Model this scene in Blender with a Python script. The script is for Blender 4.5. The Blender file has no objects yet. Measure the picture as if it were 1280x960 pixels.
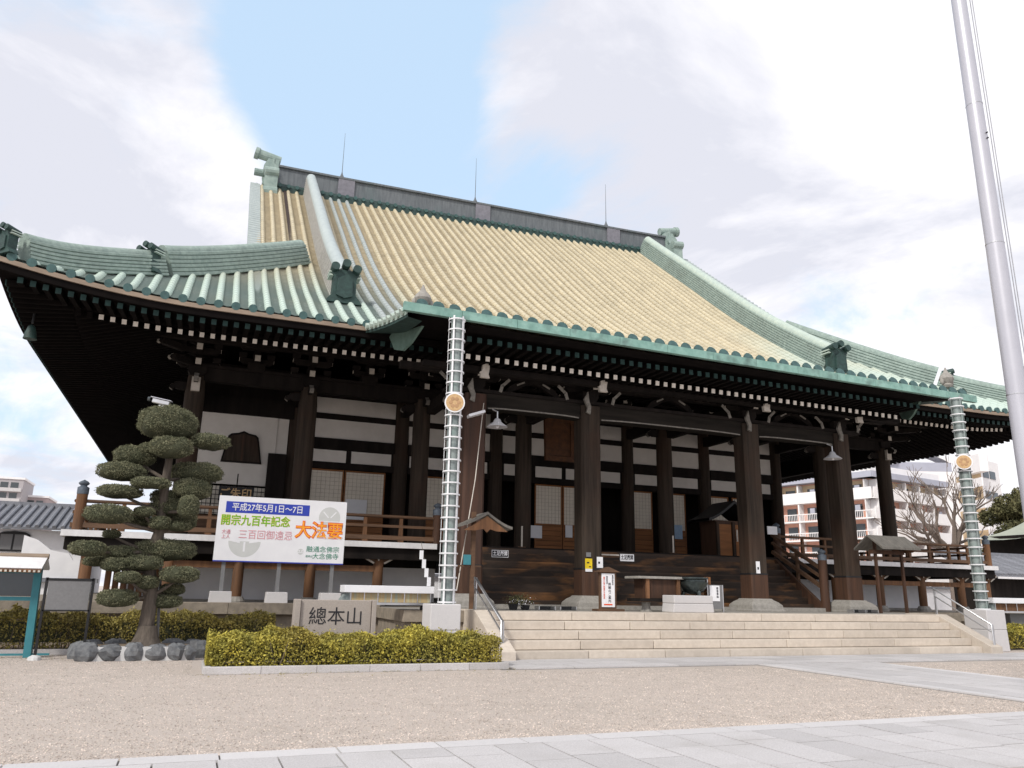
import bpy, bmesh, math, random
import numpy as np
from math import sin, cos, pi, radians, sqrt, atan2
from mathutils import Vector, Matrix
R = random.Random(7)
SC = bpy.context.scene
COL = SC.collection

# ------------------------------------------------------------------ camera
F, PIT, YAW, ROLL = 984.8, radians(14.775), radians(21.315), radians(1.042)
fw = Vector((sin(YAW)*cos(PIT), cos(YAW)*cos(PIT), sin(PIT)))
rt = Vector((cos(YAW), -sin(YAW), 0)); up = rt.cross(fw)
r2 = rt*cos(ROLL)+up*sin(ROLL); u2 = -rt*sin(ROLL)+up*cos(ROLL)
cam_d = bpy.data.cameras.new('camera'); cam = bpy.data.objects.new('camera', cam_d); COL.objects.link(cam)
M = Matrix((r2, u2, -fw)).transposed().to_4x4(); M.translation = (0, 0, 1.5)
cam.matrix_world = M
cam_d.sensor_width = 36; cam_d.lens = 36*F/1280; cam_d.clip_start = .1; cam_d.clip_end = 3000
SC.camera = cam
# ------------------------------------------------------------------ light
SUN_EL, SUN_AZ = radians(42), radians(232)       # azimuth clockwise from +Y; sun left behind the camera
w = bpy.data.worlds.new('World'); SC.world = w; w.use_nodes = True
def world():
    nt = w.node_tree; nt.nodes.clear(); N = nt.nodes.new; L = nt.links.new
    out = N('ShaderNodeOutputWorld')
    sky = N('ShaderNodeTexSky'); sky.sky_type = 'NISHITA'; sky.sun_disc = False
    sky.sun_elevation = SUN_EL; sky.sun_rotation = SUN_AZ; sky.air_density = 1.0; sky.dust_density = 1.2; sky.ozone_density = 2.0
    bg = N('ShaderNodeBackground'); bg.inputs[1].default_value = .15; L(sky.outputs[0], bg.inputs[0])
    tc = N('ShaderNodeTexCoord'); sep = N('ShaderNodeSeparateXYZ'); L(tc.outputs['Generated'], sep.inputs[0])
    def ma(op, a, b=None, c=None, clamp=False):
        n = N('ShaderNodeMath'); n.operation = op; n.use_clamp = clamp
        for i, v in enumerate((a, b, c)):
            if v is None: continue
            if isinstance(v, (int, float)): n.inputs[i].default_value = v
            else: L(v, n.inputs[i])
        return n.outputs[0]
    h = ma('ADD', ma('MAXIMUM', sep.outputs[2], 0.0), .22)
    cv = N('ShaderNodeCombineXYZ'); L(ma('DIVIDE', sep.outputs[0], h), cv.inputs[0]); L(ma('DIVIDE', sep.outputs[1], h), cv.inputs[1])
    def noise(scale, det, off, rough=.55, dist=.3):
        mp = N('ShaderNodeMapping'); mp.inputs[1].default_value = off; L(cv.outputs[0], mp.inputs[0])
        n = N('ShaderNodeTexNoise'); n.inputs['Scale'].default_value = scale; n.inputs['Detail'].default_value = det
        n.inputs['Roughness'].default_value = rough; n.inputs['Distortion'].default_value = dist; L(mp.outputs[0], n.inputs[0]); return n.outputs[0]
    n1 = noise(1.7, 12, (3.1, 1.7, 0), .63, .55); n2 = noise(1.3, 9, (9.1, 4.2, 2), .6, .5)
    def lobe(d, a0, a1):                      # 1 inside a0 degrees of direction d, 0 beyond a1
        vm = N('ShaderNodeVectorMath'); vm.operation = 'DOT_PRODUCT'; L(tc.outputs['Generated'], vm.inputs[0]); vm.inputs[1].default_value = Vector(d).normalized()
        mr = N('ShaderNodeMapRange'); mr.interpolation_type = 'SMOOTHSTEP'; L(vm.outputs['Value'], mr.inputs[0])
        mr.inputs[1].default_value = cos(radians(a1)); mr.inputs[2].default_value = cos(radians(a0)); return mr.outputs[0]
    def pix(x, y): return r2*(x-640)/F - u2*(y-480)/F + fw
    b = ma('ADD', lobe(pix(435, 40), 1, 11), ma('MULTIPLY', lobe(pix(470, 180), 1, 9), .85))
    b = ma('ADD', b, ma('MULTIPLY', lobe(pix(600, 225), 1, 8), .45)); b = ma('ADD', b, ma('MULTIPLY', lobe(pix(740, 265), 1, 8), .38)); b = ma('ADD', b, ma('MULTIPLY', lobe(pix(380, 120), 1, 8), .3))
    b = ma('ADD', b, ma('MULTIPLY', lobe(pix(520, -60), 1, 12), .5))
    b = ma('ADD', b, ma('MULTIPLY', lobe(pix(60, 560), 1, 12), .25))
    b = ma('ADD', b, ma('MULTIPLY', lobe(pix(1075, 405), 1, 5), .1))
    dens = ma('ADD', ma('SUBTRACT', ma('MULTIPLY', n1, 3.4), ma('MULTIPLY', b, 1.25)), -.80)
    mr = N('ShaderNodeMapRange'); mr.interpolation_type = 'SMOOTHSTEP'; L(dens, mr.inputs[0]); mr.inputs[1].default_value = -.15; mr.inputs[2].default_value = .80
    ramp = N('ShaderNodeValToRGB'); L(n2, ramp.inputs[0])
    e = ramp.color_ramp.elements; e[0].position = .42; e[0].color = (.575, .585, .65, 1); e[1].position = .57; e[1].color = (.82, .81, .84, 1)
    cb = N('ShaderNodeBackground'); L(ramp.outputs[0], cb.inputs[0]); cb.inputs[1].default_value = 1.0
    # thin high veil over the blue
    veil = N('ShaderNodeBackground'); veil.inputs[0].default_value = (.50, .65, .81, 1); veil.inputs[1].default_value = 1.0
    m0 = N('ShaderNodeMixShader'); m0.inputs[0].default_value = .78; L(bg.outputs[0], m0.inputs[1]); L(veil.outputs[0], m0.inputs[2])
    mx = N('ShaderNodeMixShader'); L(mr.outputs[0], mx.inputs[0]); L(m0.outputs[0], mx.inputs[1]); L(cb.outputs[0], mx.inputs[2])
    L(mx.outputs[0], out.inputs[0])
world()
sd = bpy.data.lights.new('sun', 'SUN'); sd.energy = 2.0; sd.angle = radians(10); sd.color = (1, .96, .88)
sun = bpy.data.objects.new('sun', sd); COL.objects.link(sun)
sdir = Vector((sin(SUN_AZ)*cos(SUN_EL), cos(SUN_AZ)*cos(SUN_EL), sin(SUN_EL)))
sun.rotation_euler = (-sdir).to_track_quat('-Z', 'Y').to_euler()
SC.view_settings.view_transform = 'Standard'; SC.view_settings.look = 'None'; SC.view_settings.gamma = 1
SC.view_settings.use_curve_mapping = False; SC.view_settings.exposure = 0.46
SC.cycles.max_bounces = 6

# ------------------------------------------------------------------ materials
def mat(name, c, rough=.7, c2=None, scale=6, det=5, bump=0, bscale=30, metal=0, spec=.3, rnd=.0, island=False, stretch=None, emit=None, dirt=0, dirtc=(.05, .045, .04), ds=None, coord='Object', c3=None):
    m = bpy.data.materials.new(name); m.use_nodes = True; nt = m.node_tree; N = nt.nodes.new; L = nt.links.new
    p = nt.nodes['Principled BSDF']; p.inputs['Roughness'].default_value = rough; p.inputs['Metallic'].default_value = metal
    p.inputs['Specular IOR Level'].default_value = spec
    if c2 is None: c2 = tuple(v*.75 for v in c)
    tc = N('ShaderNodeTexCoord'); mp = N('ShaderNodeMapping'); L(tc.outputs[coord], mp.inputs[0])
    if stretch: mp.inputs[3].default_value = stretch
    no = N('ShaderNodeTexNoise'); no.inputs['Scale'].default_value = scale; no.inputs['Detail'].default_value = det; no.inputs['Roughness'].default_value = .6
    L(mp.outputs[0], no.inputs[0])
    rp = N('ShaderNodeValToRGB'); L(no.outputs[0], rp.inputs[0]); e = rp.color_ramp.elements
    e[0].position = .3; e[0].color = (*c2, 1); e[1].position = .7; e[1].color = (*c, 1)
    if c3: x = e.new(.5); x.color = (*c3, 1)
    col = rp.outputs[0]
    if dirt:
        nd = N('ShaderNodeTexNoise'); nd.inputs['Scale'].default_value = ds or scale*.17; nd.inputs['Detail'].default_value = 8; L((mp.outputs[0] if ds else tc.outputs[coord]), nd.inputs[0])
        r2_ = N('ShaderNodeMapRange'); L(nd.outputs[0], r2_.inputs[0]); r2_.inputs[1].default_value = .5; r2_.inputs[2].default_value = .72; r2_.inputs[4].default_value = dirt
        mx = N('ShaderNodeMix'); mx.data_type = 'RGBA'; L(r2_.outputs[0], mx.inputs[0]); L(col, mx.inputs[6]); mx.inputs[7].default_value = (*dirtc, 1); col = mx.outputs[2]
    if rnd:
        if island: g = N('ShaderNodeNewGeometry'); ro = g.outputs['Random Per Island']
        else: g = N('ShaderNodeObjectInfo'); ro = g.outputs['Random']
        mr = N('ShaderNodeMapRange'); L(ro, mr.inputs[0]); mr.inputs[3].default_value = 1-rnd; mr.inputs[4].default_value = 1+rnd
        hs = N('ShaderNodeHueSaturation'); L(mr.outputs[0], hs.inputs['Value']); L(col, hs.inputs['Color']); col = hs.outputs[0]
    L(col, p.inputs['Base Color'])
    if bump:
        nb = N('ShaderNodeTexNoise'); nb.inputs['Scale'].default_value = bscale; nb.inputs['Detail'].default_value = 6; L(mp.outputs[0], nb.inputs[0])
        bp = N('ShaderNodeBump'); bp.inputs['Strength'].default_value = bump; bp.inputs['Distance'].default_value = .02; L(nb.outputs[0], bp.inputs['Height']); L(bp.outputs[0], p.inputs['Normal'])
    if emit: p.inputs['Emission Color'].default_value = (*emit, 1); p.inputs['Emission Strength'].default_value = 1
    return m
X = {}
X['gravel'] = mat('gravel', (.66, .58, .52), .95, (.42, .365, .325), 60, 3, .9, 90, coord='Object', dirt=.6, dirtc=(.45, .395, .35), ds=.30)
X['pebble'] = mat('pebble', (.72, .63, .565), .85, (.44, .38, .335), 3, 2, rnd=.38, island=True)
X['granite'] = mat('granite', (.60, .58, .58), .75, (.41, .395, .395), 75, 4, .25, 120, rnd=.09, dirt=.45, dirtc=(.38, .36, .345), ds=1.3)
X['joint'] = mat('paving_joint', (.20, .185, .17), .95, (.13, .12, .11))
X['granite_pale'] = mat('granite_pale', (.63, .61, .61), .7, (.52, .505, .505), 80, 4, .2, 120, rnd=.08, dirt=.15, dirtc=(.4, .4, .42))
X['sand'] = mat('sandstone', (.61, .54, .465), .8, (.52, .455, .385), 9, 7, .3, 60, rnd=.09, dirt=.45, dirtc=(.40, .35, .30), ds=1.3)
X['sand_old'] = mat('old_stone', (.34, .29, .23), .85, (.21, .18, .145), 5, 8, .4, 40, rnd=.12, dirt=.5, dirtc=(.12, .10, .085))
X['base_stone'] = mat('plinth_stone', (.36, .34, .31), .8, (.25, .235, .215), 12, 6, .3, 50, rnd=.08, dirt=.25)
X['slab'] = mat('engraved_stone', (.42, .37, .33), .7, (.33, .29, .26), 60, 4, .15, 100)
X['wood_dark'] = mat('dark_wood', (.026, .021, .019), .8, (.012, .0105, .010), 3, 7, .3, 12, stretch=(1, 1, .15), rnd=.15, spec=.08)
X['wood_col'] = mat('column_wood', (.068, .050, .038), .75, (.026, .020, .016), 4, 8, .3, 12, stretch=(2, 2, .12), spec=.15, dirt=.5, dirtc=(.065, .032, .021))
X['wood_red'] = mat('reddish_wood', (.095, .046, .027), .7, (.045, .025, .017), 4, 8, .3, 12, stretch=(2, 2, .15), rnd=.1)
X['wood_beam'] = mat('beam_wood', (.034, .029, .025), .8, (.014, .0125, .011), 3, 8, .4, 10, stretch=(.2, 2, 2), spec=.08)
X['wood_red1'] = mat('red_column_wood', (.085, .042, .028), .7, (.042, .026, .020), 3, 8, .3, 12, stretch=(2, 2, .15))
X['wood_tan'] = mat('tan_wood', (.215, .105, .050), .75, (.10, .052, .029), 4, 8, .3, 12, stretch=(2, 2, .2), rnd=.16, dirt=.3)
X['wood_rail'] = mat('rail_wood', (.17, .095, .055), .75, (.085, .05, .032), 4, 8, .3, 12, stretch=(.2, 2, 2), rnd=.12)
X['wood_board'] = mat('stair_board', (.060, .038, .026), .65, (.022, .016, .013), 2.2, 8, .35, 8, stretch=(.5, 2, 2), rnd=.35, dirt=1.0, dirtc=(.26, .12, .045), ds=1.5)
X['wood_door'] = mat('door_wood', (.32, .135, .05), .7, (.20, .085, .034), 5, 6, .2, 12, stretch=(.2, 1, 2), rnd=.12)
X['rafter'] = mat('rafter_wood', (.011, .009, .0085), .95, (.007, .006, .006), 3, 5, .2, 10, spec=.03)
X['verdigris'] = mat('verdigris', (.017, .048, .044), .7, (.009, .026, .024), 6, 5)
X['chalk'] = mat('chalk_white', (.66, .61, .54), .8, (.50, .46, .41), 8, 5)
X['tip_white'] = mat('rafter_tip_white', (.88, .83, .76), .8, (.78, .73, .66), 8, 4, rnd=.08, island=True)
X['chalk_dim'] = mat('worn_white', (.30, .28, .25), .85, (.16, .15, .135), 10, 5)
X['plaster'] = mat('plaster', (.80, .76, .71), .9, (.72, .68, .63), 2.5, 6, .1, 30, dirt=.15, dirtc=(.42, .4, .36))
X['plaster_w'] = mat('white_plaster', (.86, .86, .88), .9, (.78, .78, .81), 2.5, 6, .1, 30, dirt=.15, dirtc=(.5, .5, .5))
X['paper'] = mat('shoji_paper', (.80, .74, .64), .9, (.74, .68, .59), 3, 4)
X['lattice'] = mat('lattice', (.60, .54, .45), .8)
X['copper'] = mat('copper_green', (.27, .44, .385), .6, (.17, .32, .275), 5, 7, .15, 30, rnd=.08, dirt=.75, dirtc=(.09, .13, .12), ds=2.6, spec=.3)
X['copper_board'] = mat('copper_board', (.15, .235, .20), .7, (.10, .165, .14), 5, 6, spec=.3)
X['copper_dk'] = mat('copper_dark', (.035, .075, .066), .6, (.016, .034, .032), 6, 6, .3, 30, spec=.4)
X['tile_ridge'] = mat('ridge_tile', (.35, .43, .385), .65, (.21, .275, .25), 7, 6, .3, 40, spec=.3, dirt=.35, dirtc=(.16, .19, .17))
X['tile_finial'] = mat('finial_tile', (.34, .42, .38), .6, (.20, .27, .25), 3, 6, .3, 20, spec=.3)
X['tile_mauve'] = mat('mauve_ridge_tile', (.37, .36, .33), .65, (.26, .25, .235), 5, 6, .2, 40, spec=.3)
X['tile_bluepale'] = mat('blue_pale_cap', (.44, .49, .48), .5, (.36, .41, .41), 5, 5)
X['tile_pale'] = mat('pale_cap', (.50, .58, .50), .5, (.38, .46, .42), 5, 6, spec=.4)
X['ridge_grey'] = mat('ridge_grey', (.165, .18, .19), .65, (.10, .112, .122), 4, 7, .3, 25, stretch=(2.5, 1, .3), dirt=.4, dirtc=(.10, .15, .15))
X['eave_board'] = mat('eave_board', (.32, .25, .19), .8, (.22, .17, .13), 5, 5, stretch=(.3, 1, 1))
X['white_paint'] = mat('white_paint', (.82, .82, .84), .5, (.76, .76, .79), 3, 4)
X['white_band'] = mat('white_board_end', (.80, .79, .80), .7, (.68, .67, .68), 8, 4)
X['steel'] = mat('steel', (.62, .62, .63), .3, (.52, .52, .53), 4, 3, metal=.85)
X['pole'] = mat('pole_paint', (.50, .50, .55), .4, (.46, .46, .51), 2, 4, spec=.5, metal=.25)
X['cage'] = mat('cage_white', (.80, .80, .82), .45, (.7, .7, .72), 6, 3)
X['teal'] = mat('teal_paint', (.055, .24, .28), .5, (.045, .19, .23), 5, 4)
X['black'] = mat('black_paint', (.02, .02, .022), .5)
X['grey_panel'] = mat('grey_panel', (.20, .20, .205), .6, (.17, .17, .175), 20, 4)
X['gold'] = mat('dull_gold', (.62, .42, .22), .5, (.46, .30, .15), 30, 3, metal=.2)
X['bronze'] = mat('bronze', (.10, .12, .115), .3, (.05, .06, .06), 10, 4, metal=.8)
X['bluegrey'] = mat('finial_metal', (.16, .19, .23), .5, (.10, .12, .15), 12, 4, metal=.3)
X['blue'] = mat('blue_print', (.035, .06, .42), .6, (.035, .06, .40))
X['green_t'] = mat('green_print', (.16, .50, .04), .6, (.14, .45, .04))
X['pink_t'] = mat('pink_print', (.72, .34, .38), .6, (.68, .3, .34))
X['red_t'] = mat('red_print', (.78, .09, .02), .6, (.7, .08, .02))
X['orange_t'] = mat('orange_print', (.95, .42, .04), .6, (.9, .35, .03))
X['teal_t'] = mat('teal_print', (.06, .28, .18), .6, (.05, .25, .16))
X['grey_t'] = mat('grey_print', (.60, .61, .60), .7, (.56, .57, .56))
X['ink'] = mat('ink', (.025, .025, .03), .7)
X['yellow'] = mat('yellow_notice', (.85, .62, .02), .6)
X['blue_poster'] = mat('blue_poster', (.45, .62, .80), .6, (.35, .5, .7), 12)
X['glass'] = mat('glass', (.05, .06, .065), .08, (.035, .045, .05), 2, 3, spec=.8)
X['bark'] = mat('bark', (.14, .115, .095), .9, (.07, .058, .047), 8, 7, .8, 20, stretch=(2, 2, .4))
X['bark_far'] = mat('winter_bark', (.25, .20, .17), .9, (.17, .14, .12), 8, 5)
X['needle'] = mat('needle_leaf', (.225, .22, .135),   .85, (.095, .105, .060), 5, 4, rnd=.22, island=True)
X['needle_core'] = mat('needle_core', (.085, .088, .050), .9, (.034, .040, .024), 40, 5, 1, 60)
X['hedge'] = mat('hedge_leaf', (.48, .40, .065), .7, (.22, .21, .05), 2.6, 4, rnd=.5, island=True, dirt=.6, dirtc=(.20, .13, .05))
X['hedge_dull'] = mat('hedge_leaf_dull', (.36, .29, .07), .7, (.17, .15, .05), 2.6, 4, rnd=.5, island=True, dirt=.5, dirtc=(.17, .11, .06))
X['twig'] = mat('twig', (.20, .16, .12), .9)
X['evergreen'] = mat('evergreen_leaf', (.17, .155, .07), .75, (.065, .07, .032), .7, 4, rnd=.45, island=True)
X['rock'] = mat('blue_rock', (.20, .205, .21), .85, (.085, .09, .10), 9, 8, .9, 14, rnd=.15)
X['mortar'] = mat('mortar', (.66, .66, .66), .9)
X['soil'] = mat('soil', (.26, .20, .14), .95, (.16, .12, .09), 20, 4, .5, 40)
X['shingle'] = mat('grey_shingle', (.20, .185, .165), .85, (.11, .105, .095), 4, 7, .4, 25, stretch=(3, 1, 1))
X['kawara'] = mat('grey_tile', (.23, .235, .26), .5, (.14, .145, .165), 5, 5, rnd=.15, spec=.4)
X['apt_white'] = mat('apartment_white', (.84, .82, .82), .85, (.78, .76, .76), 1, 4)
X['apt_pink'] = mat('apartment_pink', (.72, .40, .30), .9, (.64, .35, .27), 1, 4)
X['apt_cream'] = mat('apartment_cream', (.70, .55, .36), .9, (.66, .51, .34), 1, 4)
X['apt_lit'] = mat('balcony_dull_white', (.62, .60, .60), .9); X['apt_dim'] = mat('apartment_dull', (.46, .43, .44), .9); X['apt_dim2'] = mat('apartment_brownish', (.44, .36, .36), .9)
X['apt_grey'] = mat('apartment_grey', (.42, .43, .50), .8, (.38, .39, .46), 1, 4)
X['copper_roof'] = mat('pale_copper_roof', (.36, .38, .31), .8, (.29, .31, .26), 1.5, 6, .1, 20)
X['asphalt'] = mat('yard', (.40, .35, .30), .95, (.30, .26, .22), 4, 5)
X['purple'] = mat('lilac_panel', (.22, .215, .245), .6)
X['cloth'] = mat('stained_glass_case', (.42, .45, .33), .5, (.30, .36, .30), 9, 3, stretch=(1, 1, .05), c3=(.46, .33, .16))
X['lamp_metal'] = mat('lamp_metal', (.85, .85, .88), .35, (.75, .75, .78), 4, 2, metal=.1, spec=.6)
X['plaque'] = mat('plaque_wood', (.11, .042, .014), .6, (.05, .02, .009), 6, 5)
X['gable'] = mat('gable_wood', (.05, .035, .03), .8)

def roof_mat(name, cy, cg, lo):
    # weathered glaze: warm yellow body, pale green towards parts of the roof where rain runs; patches belong to the tiles
    m = mat(name, cy, .55, tuple(v*.80 for v in cy), 3, 6, .2, 40, spec=.45, rnd=.06, dirt=.4, dirtc=tuple(v*.62 for v in cy), ds=1.1)
    nt = m.node_tree; N = nt.nodes.new; L = nt.links.new; p = nt.nodes['Principled BSDF']
    src = p.inputs['Base Color'].links[0].from_socket
    g = N('ShaderNodeNewGeometry'); s = N('ShaderNodeSeparateXYZ'); L(g.outputs['Position'], s.inputs[0])
    mz = N('ShaderNodeMapRange'); L(s.outputs[2], mz.inputs[0]); mz.inputs[1].default_value = 14.5; mz.inputs[2].default_value = 10.2; mz.interpolation_type = 'SMOOTHSTEP'
    ax = N('ShaderNodeMath'); ax.operation = 'SUBTRACT'; L(s.outputs[0], ax.inputs[0]); ax.inputs[1].default_value = 14.05
    ab = N('ShaderNodeMath'); ab.operation = 'ABSOLUTE'; L(ax.outputs[0], ab.inputs[0])
    mx_ = N('ShaderNodeMapRange'); L(ab.outputs[0], mx_.inputs[0]); mx_.inputs[1].default_value = 7.2; mx_.inputs[2].default_value = 9.4
    no = N('ShaderNodeTexNoise'); no.inputs['Scale'].default_value = .6; no.inputs['Detail'].default_value = 6; L(g.outputs['Position'], no.inputs[0])
    a = N('ShaderNodeMath'); a.operation = 'MULTIPLY'; L(mz.outputs[0], a.inputs[0]); L(mx_.outputs[0], a.inputs[1])
    b = N('ShaderNodeMath'); b.operation = 'MULTIPLY_ADD'; L(no.outputs[0], b.inputs[0]); b.inputs[1].default_value = .5; b.inputs[2].default_value = .72
    c = N('ShaderNodeMath'); c.operation = 'MULTIPLY'; c.use_clamp = True; L(a.outputs[0], c.inputs[0]); L(b.outputs[0], c.inputs[1])
    mx = N('ShaderNodeMix'); mx.data_type = 'RGBA'; L(c.outputs[0], mx.inputs[0]); L(src, mx.inputs[6]); mx.inputs[7].default_value = (*cg, 1)
    L(mx.outputs[2], p.inputs['Base Color']); return m
X['tile_y'] = roof_mat('yellow_cover_tile', (.60, .53, .375), (.50, .60, .535), 0)
X['tile_pan'] = roof_mat('pan_tile', (.50, .43, .30), (.235, .285, .27), 0)
X['tile_b'] = mat('replaced_tile', (.42, .46, .45), .5, (.35, .39, .39), 3, 5, spec=.45)
X['tile_end'] = mat('tile_end', (.06, .13, .125), .5, (.035, .075, .075), 9, 4, spec=.4)

# ------------------------------------------------------------------ mesh builder
class MB:
    def __init__(s): s.v = []; s.f = []; s.st = []
    def add(s, vs, fs):
        s.st.append((len(s.v), len(s.f))); n = len(s.v); s.v += [tuple(v) for v in vs]; s.f += [tuple(i+n for i in f) for f in fs]; return s
    def box(s, x0, x1, y0, y1, z0, z1):
        return s.add([(x0, y0, z0), (x1, y0, z0), (x1, y1, z0), (x0, y1, z0), (x0, y0, z1), (x1, y0, z1), (x1, y1, z1), (x0, y1, z1)],
                     [(0, 3, 2, 1), (4, 5, 6, 7), (0, 1, 5, 4), (1, 2, 6, 5), (2, 3, 7, 6), (3, 0, 4, 7)])
    def beam(s, p, q, w, h, upv=(0, 0, 1)):          # box of section w x h from p to q
        p, q = Vector(p), Vector(q); d = (q-p).normalized(); u = Vector(upv); sd = d.cross(u)
        if sd.length < 1e-4: sd = d.cross(Vector((1, 0, 0)))
        sd.normalize(); u = sd.cross(d); vs = []
        for c in (p, q):
            for a, b in ((-1, -1), (1, -1), (1, 1), (-1, 1)): vs.append(c+sd*a*w/2+u*b*h/2)
        return s.add(vs, [(3, 2, 1, 0), (4, 5, 6, 7), (0, 1, 5, 4), (1, 2, 6, 5), (2, 3, 7, 6), (3, 0, 4, 7)])
    def cyl(s, p, q, r0, r1=None, n=12, cap=True):
        r1 = r0 if r1 is None else r1
        return s.tube([p, q], [r0, r1], n, cap)
    def tube(s, pts, rs, n=8, cap=True):
        pts = [Vector(p) for p in pts]
        if isinstance(rs, (int, float)): rs = [rs]*len(pts)
        vs = []; prev = None
        for i, p in enumerate(pts):
            d = (pts[min(i+1, len(pts)-1)]-pts[max(i-1, 0)])
            d = d.normalized() if d.length > 1e-9 else Vector((0, 0, 1))
            if prev is None:
                a = Vector((0, 0, 1)) if abs(d.z) < .9 else Vector((1, 0, 0)); sd = d.cross(a).normalized()
            else: sd = (prev-d*prev.dot(d)).normalized()
            prev = sd; u = sd.cross(d)
            for k in range(n):
                t = 2*pi*k/n; vs.append(p+(sd*cos(t)+u*sin(t))*rs[i])
        fs = [(i*n+k, i*n+(k+1) % n, (i+1)*n+(k+1) % n, (i+1)*n+k) for i in range(len(pts)-1) for k in range(n)]
        if cap: fs += [tuple(range(n-1, -1, -1)), tuple((len(pts)-1)*n+k for k in range(n))]
        return s.add(vs, fs)
    def lathe(s, c, prof, n=16, sq=0):                # prof (r, z)
        vs = []
        for r, z in prof:
            for k in range(n):
                t = 2*pi*(k+.5)/n; vs.append((c[0]+r*cos(t), c[1]+r*sin(t), c[2]+z))
        m = len(prof)
        fs = [(i*n+k, i*n+(k+1) % n, (i+1)*n+(k+1) % n, (i+1)*n+k) for i in range(m-1) for k in range(n)]
        fs += [tuple(range(n-1, -1, -1)), tuple((m-1)*n+k for k in range(n))]
        return s.add(vs, fs)
    def prism(s, poly, y0, y1, ax='xz'):              # polygon extruded along the third axis
        n = len(poly)
        f = {'xz': lambda a, b, c: (a, c, b), 'yz': lambda a, b, c: (c, a, b), 'xy': lambda a, b, c: (a, b, c)}[ax]
        vs = [f(a, b, y0) for a, b in poly]+[f(a, b, y1) for a, b in poly]
        return s.add(vs, [tuple(range(n)), tuple(range(2*n-1, n-1, -1))]+[(k, k+n, (k+1) % n+n, (k+1) % n) for k in range(n)])
    def grid(s, rows):
        m = len(rows[0]); vs = [p for r in rows for p in r]
        return s.add(vs, [(i*m+j, i*m+j+1, (i+1)*m+j+1, (i+1)*m+j) for i in range(len(rows)-1) for j in range(m-1)])
    def ell(s, c, r, n=16, m=10, wob=0, seed=0, p=1.0):
        vs = []; rr = random.Random(seed); ph = [rr.uniform(0, 6) for _ in range(6)]
        for i in range(m+1):
            t = pi*i/m
            for k in range(n):
                a = 2*pi*k/n
                q = 1+wob*(sin(3*a+ph[0]+t*2)*.5+sin(2*a+ph[1])*.4*sin(t)+sin(5*a+3*t+ph[2])*.3)
                sg = lambda v: math.copysign(abs(v)**p, v)
                vs.append((c[0]+r[0]*sg(sin(t))*cos(a)*q, c[1]+r[1]*sg(sin(t))*sin(a)*q, c[2]+r[2]*sg(cos(t))*(q if wob else 1)))
        return s.add(vs, [(i*n+k, (i+1)*n+k, (i+1)*n+(k+1) % n, i*n+(k+1) % n) for i in range(m) for k in range(n)])
WL = {}
def link(name, data, parent=None, world=(0, 0, 0)):
    o = bpy.data.objects.new(name, data); COL.objects.link(o)
    w_ = Vector(world); WL[o.name] = w_
    if parent: o.parent = parent; o.location = w_-WL[parent.name]
    else: o.location = w_
    return o
def props(o, label=None, cat=None, group=None, kind=None):
    if label: o['label'] = label
    if cat: o['category'] = cat
    if group: o['group'] = group
    if kind: o['kind'] = kind
    return o
def mesh(name, mb, m, smooth=False, fix=True):
    me = bpy.data.meshes.new(name); me.from_pydata(mb.v, [], mb.f); me.materials.append(X[m] if isinstance(m, str) else m)
    if fix and len(mb.f) < 60000:
        b = bmesh.new(); b.from_mesh(me); bmesh.ops.recalc_face_normals(b, faces=b.faces); b.to_mesh(me); b.free()
    if smooth: me.polygons.foreach_set('use_smooth', [True]*len(me.polygons)); me.set_sharp_from_angle(angle=radians(42))
    me.update(); return me
def P(name, mb, m, parent=None, label=None, kind=None, smooth=False, bevel=0, cat=None, group=None, world=(0, 0, 0), fix=True, split=False):
    if split and len(mb.st) > 1:                       # every piece an object of its own
        st_ = mb.st+[(len(mb.v), len(mb.f))]; o = None
        for (v0, f0), (v1, f1) in zip(st_[:-1], st_[1:]):
            q = MB(); q.v = mb.v[v0:v1]; q.f = [tuple(i-v0 for i in f) for f in mb.f[f0:f1]]; q.st = [(0, 0)]
            o = P(name, q, m, parent, label, kind, smooth, bevel, cat, group, world, fix)
        return o
    o = link(name, mesh(name, mb, m, smooth, fix), parent, world); props(o, label, cat, group, kind)
    if bevel:
        md = o.modifiers.new('bevel', 'BEVEL'); md.width = bevel; md.segments = 2; md.limit_method = 'ANGLE'
    return o
def T(name, label, cat, loc=(0, 0, 0), group=None): return props(link(name, None, None, loc), label, cat, group)
def copy_tree(o, parent=None, **kw):
    c = o.copy(); COL.objects.link(c); c.parent = parent; WL[c.name] = WL[o.name]
    for ch in o.children: copy_tree(ch, c)
    return c
def text(body, h, m, parent, at, wid=None, rot=(pi/2, 0, 0), name='lettering', bold=0.0, ext=.002, align='CENTER', space=1.0):
    cu = bpy.data.curves.new('t', 'FONT'); cu.body = body; cu.size = h; cu.align_x = align; cu.align_y = 'CENTER'; cu.extrude = ext; cu.offset = bold; cu.resolution_u = 3
    cu.space_line = space
    ob = bpy.data.objects.new('t', cu); COL.objects.link(ob); dg = bpy.context.evaluated_depsgraph_get(); dg.update()
    me = bpy.data.meshes.new_from_object(ob.evaluated_get(dg)); bpy.data.objects.remove(ob)
    co = np.array([v.co[:] for v in me.vertices]).reshape(-1, 3)
    if len(co) and wid:
        w0 = co[:, 0].max()-co[:, 0].min(); k = wid/w0
        for v in me.vertices: v.co.x *= k
    me.materials.clear(); me.materials.append(X[m])
    for pl in me.polygons: pl.material_index = 0
    o = link(name, me, parent, at); o.rotation_euler = rot; return o
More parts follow.
